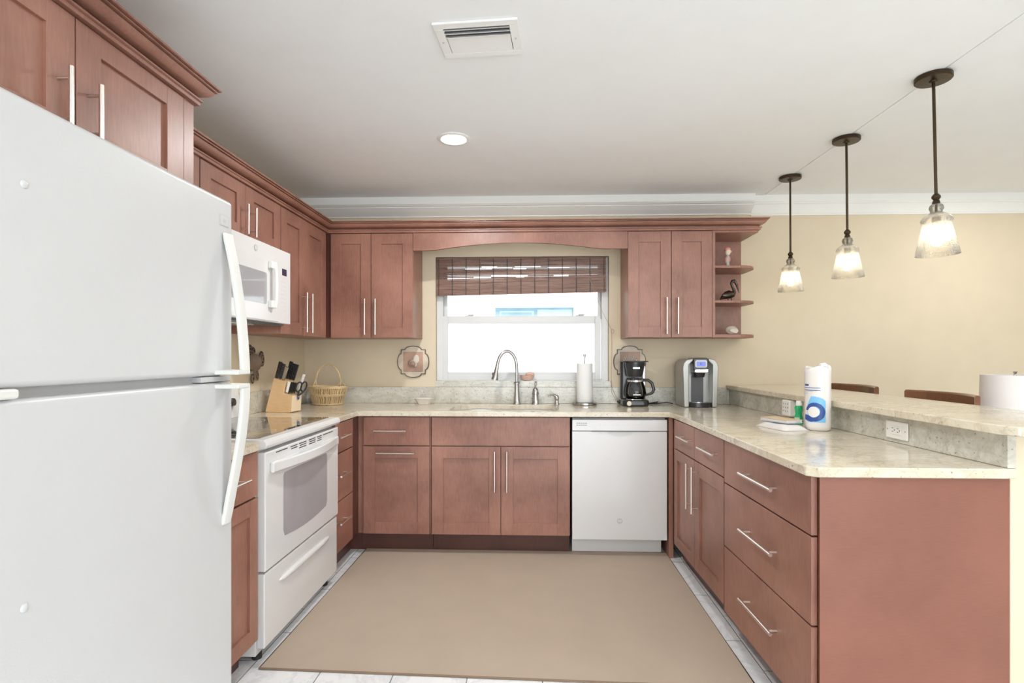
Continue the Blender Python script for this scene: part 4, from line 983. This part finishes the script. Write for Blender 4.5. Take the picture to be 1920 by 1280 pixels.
obj('band', lathe(BM(), [(0.055, 0.168), (0.058, 0.170), (0.058, 0.180), (0.053, 0.184), (0.053, 0.170)], 36, (cx, cy-0.015, Z0), cap=False), chrome, cf)
obj('lid', lathe(BM(), [(0.0, 0.182), (0.052, 0.182), (0.048, 0.194), (0.0, 0.198)], 32, (cx, cy-0.015, Z0)), black, cf)
obj('markings', box(BM(), cx-0.03, cx+0.022, cy-0.0925, cy-0.0915, Z0+0.078, Z0+0.085), plasw, cf)
bm = BM(); tube(bm, [(cx+0.045, cy-0.02, Z0+0.180), (cx+0.085, cy-0.03, Z0+0.182), (cx+0.112, cy-0.034, Z0+0.160), (cx+0.125, cy-0.036, Z0+0.115), (cx+0.112, cy-0.034, Z0+0.090), (cx+0.070, cy-0.026, Z0+0.075)], [0.008, 0.009, 0.010, 0.010, 0.009, 0.006], 10, flat=(1, 1.2))
obj('handle', bm, black, cf)

kx, ky = 1.137, 3.875
kg = thing('pod_brewer', 'silver and black single-serve pod coffee brewer with lit blue screen', 'coffee maker', (kx, ky, Z0))
silv = plain('brewer_silver', (0.42, 0.42, 0.40), 0.35, metal=0.6, var=0.03)
side_pts = [(0.0, 0.0), (0.0, 0.30), (0.02, 0.325), (0.06, 0.335), (0.18, 0.335), (0.22, 0.32), (0.24, 0.28), (0.24, 0.0)]
obj('reservoir_body', prism(BM(), rrect(kx-0.092, kx+0.092, ky-0.02, ky+0.155, 0.03), Z0, Z0+0.318), dkgrey, kg, bevel=0.008)
for s in (-1, 1):
    pts = [(kx+s*0.078, 0.0), (kx+s*0.111, 0.0), (kx+s*0.114, 0.06), (kx+s*0.118, 0.20), (kx+s*0.121, 0.27), (kx+s*0.114, 0.300), (kx+s*0.095, 0.325), (kx+s*0.05, 0.334), (kx+s*0.05, 0.318), (kx+s*0.080, 0.29)]
    obj('side_shell', prism(BM(), [(x, Z0+z) for x, z in pts], ky-0.105, ky+0.12, 'Y'), silv, kg, bevel=0.007, seg=3)
obj('centre_column', box(BM(), kx-0.078, kx+0.078, ky-0.022, ky-0.018, Z0+0.03, Z0+0.30), silv, kg)
obj('cup_recess', box(BM(), kx-0.042, kx+0.040, ky-0.028, ky-0.0225, Z0+0.03, Z0+0.21), dkgrey, kg)
hdm = Matrix.Translation((kx, ky-0.07, Z0+0.27))
obj('brew_head', prism(BM(), rrect(kx-0.049, kx+0.049, Z0+0.235, Z0+0.338, 0.014), ky-0.110, ky+0.06, 'Y'), black, kg, bevel=0.006)
obj('head_lip', prism(BM(), rrect(kx-0.047, kx+0.047, Z0+0.236, Z0+0.262, 0.010), ky-0.124, ky-0.10, 'Y'), chrome, kg, bevel=0.006)
obj('pod_nozzle', lathe(BM(), [(0.0, 0.205), (0.035, 0.205), (0.044, 0.236), (0.0, 0.236)], 28, (kx, ky-0.06, Z0)), black, kg)
obj('bezel', prism(BM(), rrect(kx-0.040, kx+0.040, Z0+0.272, Z0+0.322, 0.012), ky-0.1135, ky-0.110, 'Y'), silv, kg)
scr = obj('screen', prism(BM(), rrect(kx-0.030, kx+0.030, Z0+0.280, Z0+0.312, 0.003), ky-0.1150, ky-0.1136, 'Y'), blue_lcd, kg)
bm = text_bm('K', 0.024, MB(kx, ky-0.1155, Z0+0.296)); obj('screen_symbol', bm, darkscr, scr)
obj('drip_tray', prism(BM(), arc(kx, ky-0.06, 0.086, PI, 2*PI, 16, sy=0.75)+[(kx+0.086, ky-0.02), (kx-0.086, ky-0.02)], Z0, Z0+0.032), black, kg, bevel=0.004)
obj('tray_grid', prism(BM(), arc(kx, ky-0.06, 0.060, PI, 2*PI, 16, sy=0.75)+[(kx+0.060, ky-0.03), (kx-0.060, ky-0.03)], Z0+0.0322, Z0+0.035), chrome, kg)

# ================================================================== SHELF FIGURINES
g = thing('figurine', 'small pink-capped cream figurine on the top open shelf', 'figurine', (1.355, 3.90, 1.8792))
obj('stem', lathe(BM(), [(0.016, 0), (0.017, 0.01), (0.013, 0.04), (0.015, 0.07), (0.010, 0.09), (0.0, 0.092)], 14, (1.350, 3.87, 1.8792)), silvc, g)
bm = BM(); ball(bm, (1.340, 3.868, 1.935), 0.010, 0.012, 0.026); ball(bm, (1.362, 3.868, 1.94), 0.008, 0.010, 0.022); obj('arms', bm, pinkc, g)
bm = BM(); ball(bm, (1.352, 3.868, 1.99), 0.019, 0.019, 0.026); ball(bm, (1.366, 3.862, 1.992), 0.010, 0.010, 0.011, n=10); obj('head', bm, skinc, g)
bm = BM(); ball(bm, (1.350, 3.87, 2.010), 0.021, 0.020, 0.014); obj('cap', bm, pinkc, g)

g = thing('pelican_figurine', 'dark bronze pelican figurine on the middle open shelf', 'figurine', (1.355, 3.90, 1.6422))
bm = BM()
tube(bm, [(1.300, 3.87, 1.660), (1.315, 3.87, 1.672), (1.340, 3.87, 1.688), (1.365, 3.87, 1.695), (1.388, 3.87, 1.698), (1.398, 3.87, 1.712), (1.394, 3.87, 1.730), (1.383, 3.87, 1.752), (1.378, 3.87, 1.772), (1.386, 3.87, 1.787), (1.398, 3.87, 1.789), (1.405, 3.87, 1.780)],
     [0.004, 0.013, 0.026, 0.030, 0.022, 0.013, 0.010, 0.009, 0.0095, 0.012, 0.013, 0.008], 16)
obj('body', bm, bronze_fig, g)
bm = BM(); tube(bm, [(1.402, 3.868, 1.785), (1.412, 3.866, 1.765), (1.420, 3.864, 1.735), (1.428, 3.862, 1.705)], [0.011, 0.0095, 0.006, 0.0022], 12); obj('bill', bm, bronze_fig, g)
bm = BM(); ball(bm, (1.340, 3.848, 1.687), 0.036, 0.007, 0.017); obj('wing', bm, bronze_fig, g)
bm = BM()
for x in (1.352, 1.374): tube(bm, [(x, 3.865, 1.675), (x+0.002, 3.865, 1.652)], 0.004, 8); ball(bm, (x+0.006, 3.862, 1.6465), 0.012, 0.009, 0.0040)
obj('feet', bm, bronze_fig, g)
g = thing('shell_ornament', 'pale ribbed seashell on the bottom open shelf', 'ornament', (1.385, 3.90, 1.4122))
bm = BM(); ball(bm, (1.382, 3.88, 1.444), 0.042, 0.030, 0.0315, n=24)
obj('shell', bm, palesh, g)
bm = BM()
for i in range(9):
    a = -0.2+i*0.42
    tube(bm, [(1.400+0.004*math.cos(a), 3.846, 1.424), (1.388+0.026*math.cos(a), 3.848, 1.440+0.016*math.sin(a)), (1.382+0.040*math.cos(a), 3.876, 1.444+0.029*math.sin(a))], [0.002, 0.0048, 0.003], 8)
obj('ribs', bm, palesh, g)

# ================================================================== ON THE PENINSULA
# wrapped paper towels with a printed wave
px_, py_ = 1.345, 2.643
pt = thing('wrapped_paper_towels', 'plastic-wrapped paper towel pack printed with a blue wave', 'paper towels', (px_, py_, Z0))
R_ = 0.0565
bm = BM(); n_ = 48; rows = []
random.seed(2)
prof_ = [(0.0, 0.0), (0.048, 0.0), (0.054, 0.004), (R_, 0.02), (R_, 0.27), (R_+0.001, 0.286), (R_-0.003, 0.296), (0.045, 0.297), (0.0, 0.292)]
for r, z in prof_:
    row = []
    for i in range(n_):
        a = 2*PI*i/n_; rr = r*(1+0.012*math.sin(7*a+z*9)) if z > 0.25 else r
        zz = z+(0.006*math.sin(3*a+1)+0.008*max(0, math.cos(a-0.4)) if z > 0.28 and r > 0.02 else 0)
        row.append(bm.verts.new((px_+rr*math.cos(a), py_+rr*math.sin(a), Z0+zz)))
    rows.append(row)
for a, b_ in zip(rows, rows[1:]):
    for i in range(n_): bm.faces.new((a[i], a[(i+1) % n_], b_[(i+1) % n_], b_[i]))
obj('wrapper', bm, wrapm, pt, angle=70)
obj('top_knot', tube(BM(), [(px_+0.012, py_, Z0+0.292), (px_+0.016, py_-0.004, Z0+0.306), (px_+0.030, py_-0.004, Z0+0.309), (px_+0.045, py_, Z0+0.302)], [0.012, 0.012, 0.010, 0.006], 12), wrapm, pt)
# camera-side facing angle of the roll; s is arc length along the skin, leftwards to rightwards
A0 = math.atan2(-py_, -px_)
def skin(s, z, lift=0.0008):
    a = A0+s/R_; return Vector((px_+(R_+lift)*math.cos(a), py_+(R_+lift)*math.sin(a), Z0+z))
def decal(poly, lift, mat, name):
    # fine grid clipped to the outline, wrapped on the roll
    bm = BM(); ss = [p[0] for p in poly]; zs = [p[1] for p in poly]
    n1 = 44; n2 = 44; s0, s1, z0, z1 = min(ss), max(ss), min(zs), max(zs)
    def inside(x, y):
        c_ = False; k = len(poly)
        for i in range(k):
            x1, y1 = poly[i]; x2, y2 = poly[i-1]
            if (y1 > y) != (y2 > y) and x < (x2-x1)*(y-y1)/(y2-y1)+x1: c_ = not c_
        return c_
    vs = {}
    for i in range(n1):
        for j in range(n2):
            x = s0+(i+0.5)*(s1-s0)/n1; y = z0+(j+0.5)*(z1-z0)/n2
            if inside(x, y):
                q = []
                for di, dj in ((0, 0), (1, 0), (1, 1), (0, 1)):
                    k = (i+di, j+dj)
                    if k not in vs: vs[k] = bm.verts.new(skin(s0+k[0]*(s1-s0)/n1, z0+k[1]*(z1-z0)/n2, lift))
                    q.append(vs[k])
                bm.faces.new(q)
    return obj(name, bm, mat, pt)
DX = 0.0
sky = [(0.034, 0.040), (0.034, 0.140)]+[(0.034-0.085*t_, 0.140+0.028*math.sin(t_*PI*0.5+0.2)-0.012*t_*t_) for t_ in (0.15, 0.3, 0.45, 0.6, 0.75)]+[(-0.046, 0.120), (-0.046, 0.04)]
decal(sky, 0.0007, skypr, 'printed_sky')
wv = arc(-0.012, 0.088, 0.044, -0.5*PI, 0.95*PI, 20)+arc(-0.014, 0.090, 0.024, 0.95*PI, -0.5*PI-0.4, 20)+[(-0.062, 0.075), (-0.066, 0.050), (-0.03, 0.042)]
decal([(-s_, z_) if False else (s_, z_) for s_, z_ in wv], 0.0011, bluepr, 'printed_wave')
decal(arc(-0.018, 0.088, 0.025, 0, 2*PI, 24), 0.0015, wrapm, 'printed_crest')
for k, (z, s0, s1) in enumerate(((0.209, -0.066, -0.040), (0.199, -0.066, 0.012), (0.188, -0.066, 0.012), (0.183, -0.066, -0.02), (0.172, -0.066, -0.045))):
    decal([(s0, z), (s1, z), (s1, z+0.003 if k else z+0.009), (s0, z+0.003 if k else z+0.009)], 0.0012, bluepr if k < 3 else clothb, 'printed_line')
# green soap bottle
sb = thing('dish_soap_bottle', 'small green dish soap bottle with white cap left of the paper towel pack', 'bottle', (1.372, 2.87, Z0))
sbx, sby = 1.362, 2.865
obj('bottle', lathe(BM(), [(0.0, 0.0), (0.020, 0.0), (0.0225, 0.006), (0.0215, 0.03), (0.0165, 0.052), (0.0195, 0.072), (0.0205, 0.085), (0.016, 0.095), (0.0, 0.096)], 28, (sbx, sby, Z0), sy=0.7), greens, sb)
obj('cap', lathe(BM(), [(0.0145, 0.095), (0.0145, 0.108), (0.012, 0.112), (0.012, 0.119), (0.0, 0.120)], 24, (sbx, sby, Z0)), plasw, sb)
obj('label', prism(BM(), arc(sbx, sby, 0.0225, -0.95*PI, -0.55*PI, 8, sy=0.7)+arc(sbx, sby, 0.0215, -0.55*PI, -0.95*PI, 8, sy=0.7), Z0+0.008, Z0+0.035), plain('soap_label', (0.6, 0.85, 0.6), 0.4), sb)
# outlet with plug-in adapter, and bare outlet
def bsx(y): return 1.470-(y-1.752)*(0.042/2.316)
oa = thing('outlet_adapter', 'white multi-socket adapter plugged in on the bar splash beside the soap bottle', 'outlet', (1.44, 3.10, 0.98))
x1 = bsx(3.1)-0.0015
obj('plate', box(BM(), x1-0.006, x1-0.0002, 3.045, 3.165, 0.935, 1.015), plasw, oa, bevel=0.002)
ad = obj('adapter_body', box(BM(), x1-0.042, x1-0.006, 3.055, 3.150, 0.930, 1.020), plasw, oa, bevel=0.008, seg=3)
bm = BM()
for y in (3.075, 3.10, 3.127):
    for z in (0.955, 0.975, 0.995): box(bm, x1-0.0428, x1-0.0415, y, y+0.004, z, z+0.007)
obj('sockets', bm, dkgrey, ad)
ou = thing('outlet', 'white duplex outlet plate on the bar splash near the peninsula end', 'outlet', (1.45, 2.18, 0.965))
x1 = bsx(2.2)-0.001; y0, y1 = 2.185, 2.315
obj('plate', box(BM(), x1-0.007, x1-0.0002, y0, y1, 0.930, 1.001), plasw, ou, bevel=0.003)
bm = BM(); box(bm, x1-0.0095, x1-0.0068, y0+0.035, y1-0.035, 0.948, 0.983); fa = obj('receptacle', bm, plasw, ou, bevel=0.001)
bm = BM()
for yc in (y0+0.05, y1-0.05):
    box(bm, x1-0.0102, x1-0.0094, yc-0.002, yc+0.007, 0.972, 0.9745); box(bm, x1-0.0102, x1-0.0094, yc-0.002, yc+0.007, 0.958, 0.9605); tube(bm, [(x1-0.0102, yc-0.009, 0.966), (x1-0.0094, yc-0.009, 0.966)], 0.0028, 10)
obj('slots', bm, dkgrey, fa)
bm = BM()
for yy in (y0+0.012, y1-0.012): ball(bm, (x1-0.007, yy, 0.9655), 0.003, n=8)
obj('screws', bm, greyp, ou)
# folded towel and pad
TM = Matrix.Translation((1.203, 2.70, Z0)) @ Matrix.Rotation(math.radians(12), 4, 'Z')
bm = BM(); nx, ny = 22, 16
def tz(i, j, top):
    u = i/(nx-1)*2-1; v_ = j/(ny-1)*2-1
    e_ = (1-abs(u)**5)*(1-abs(v_)**5); return (0.003+0.024*e_+0.0022*math.sin(5*v_+2*u)*e_) if top else 0.0003
G_ = [[[bm.verts.new(TM @ Vector(((i/(nx-1)-0.5)*0.132*(1-0.03*((j/(ny-1)*2-1)**2)), (j/(ny-1)-0.5)*0.215, tz(i, j, tp)))) for j in range(ny)] for i in range(nx)] for tp in (0, 1)]
for tp in (0, 1):
    for i in range(nx-1):
        for j in range(ny-1): bm.faces.new((G_[tp][i][j], G_[tp][i+1][j], G_[tp][i+1][j+1], G_[tp][i][j+1]))
for i in range(nx-1):
    for j in (0, ny-1): bm.faces.new((G_[0][i][j], G_[0][i+1][j], G_[1][i+1][j], G_[1][i][j]))
for j in range(ny-1):
    for i in (0, nx-1): bm.faces.new((G_[0][i][j], G_[0][i][j+1], G_[1][i][j+1], G_[1][i][j]))
tag(obj('folded_towel', bm, linen, loc=(1.203, 2.70, Z0), angle=50), 'folded white cloth lying on the peninsula under the tan notepad', 'towel')
NM = Matrix.Translation((1.205, 2.715, Z0+0.0295)) @ Matrix.Rotation(math.radians(20), 4, 'Z')
nb = thing('notepad', 'tan-covered notepad lying on the folded white cloth', 'notepad', (1.205, 2.715, Z0+0.0295))
bm = BM(); box(bm, -0.048, 0.048, -0.085, 0.085, 0.0, 0.004, NM); obj('backing', bm, clothb, nb, bevel=0.001)
bm = BM(); box(bm, -0.046, 0.046, -0.083, 0.083, 0.0042, 0.0145, NM); obj('pages', bm, linen, nb, bevel=0.001)
bm = BM(); box(bm, -0.049, 0.049, -0.086, 0.086, 0.0146, 0.0166, NM); obj('cover', bm, cardb, nb, bevel=0.001)
bm = BM(); box(bm, 0.010, 0.034, -0.0850, -0.0835, 0.006, 0.012, NM); obj('spine_label', bm, greyp, nb)

# ================================================================== DINING SIDE
def stool(y, label):
    X = 2.15
    t = thing('bar_stool', label, 'bar stool', (X-0.2, y, 0), 'bar stools')
    def rail(z0, z1, th, xo=0):
        n_ = 14; bm = BM(); rows = []
        for i in range(n_+1):
            a = -1+2*i/n_; yy = y+0.245*a; xx = X+xo-0.075*a*a
            ext = 0.0
            rows.append([bm.verts.new(p) for p in ((xx, yy, z0), (xx+th, yy, z0), (xx+th, yy, z1-0.004), (xx+th*0.8, yy, z1+0.002), (xx+th*0.25, yy, z1+0.002), (xx, yy, z1-0.006))])
        for a, b_ in zip(rows, rows[1:]):
            for j in range(6): bm.faces.new((a[j], a[(j+1) % 6], b_[(j+1) % 6], b_[j]))
        bm.faces.new(rows[0][::-1]); bm.faces.new(rows[-1]); return bm
    obj('top_rail', rail(0.955, 1.075, 0.030), stoolwood, t, bevel=0.003)
    obj('lower_rail', rail(0.80, 0.85, 0.022), stoolwood, t, bevel=0.003)
    for s in (-1, 1):
        obj('back_post', tube(BM(), [(X-0.045, y+s*0.20, 0.0), (X-0.055, y+s*0.20, 0.62), (X-0.025, y+s*0.21, 0.96)], 0.016, 10), stoolwood, t)
        obj('leg', tube(BM(), [(X-0.42, y+s*0.20, 0.0), (X-0.40, y+s*0.18, 0.64)], 0.017, 10), stoolwood, t)
    obj('seat', prism(BM(), rrect(X-0.44, X-0.02, y-0.215, y+0.215, 0.06), 0.64, 0.69), stoolwood, t, bevel=0.012, seg=3)
    bm = BM()
    for s in (-1, 1): tube(bm, [(X-0.415, y+s*0.195, 0.22), (X-0.05, y+s*0.20, 0.22)], 0.010, 8)
    tube(bm, [(X-0.413, y-0.195, 0.25), (X-0.413, y+0.195, 0.25)], 0.012, 8); obj('stretcher', bm, stoolwood, t)
    return t
stool(2.90, 'glossy brown wooden bar stool behind the bar, nearer the white lampshade')
stool(3.66, 'glossy brown wooden bar stool behind the bar, nearer the back wall')
lm = thing('table_lamp', 'white drum-shaded table lamp at the right edge beyond the bar', 'lamp', (2.48, 2.90, 0.62))
lx, ly = 2.47, 2.90
bm = BM(); lathe(bm, [(0.143, 0.925), (0.139, 1.166), (0.1375, 1.166), (0.1415, 0.925), (0.143, 0.925)], 48, (lx, ly, 0), cap=False); obj('lamp_shade', bm, shadew, lm)
obj('base', lathe(BM(), [(0.0, 0.621), (0.07, 0.621), (0.07, 0.64), (0.02, 0.66), (0.045, 0.74), (0.03, 0.86), (0.008, 0.90), (0.006, 1.165), (0.004, 1.170), (0.010, 1.184), (0.0, 1.186)], 28, (lx, ly, 0)), steel, lm)
tb = thing('side_table', 'small wooden side table under the white-shaded lamp', 'table', (lx, ly, 0))
obj('table_top', lathe(BM(), [(0.0, 0.595), (0.24, 0.595), (0.245, 0.60), (0.245, 0.615), (0.24, 0.62), (0.0, 0.62)], 40, (lx, ly, 0)), stoolwood, tb)
for i in range(3):
    a = i*2*PI/3+0.4; obj('leg', tube(BM(), [(lx+0.2*math.cos(a), ly+0.2*math.sin(a), 0), (lx+0.12*math.cos(a), ly+0.12*math.sin(a), 0.595)], 0.014, 10), stoolwood, tb)
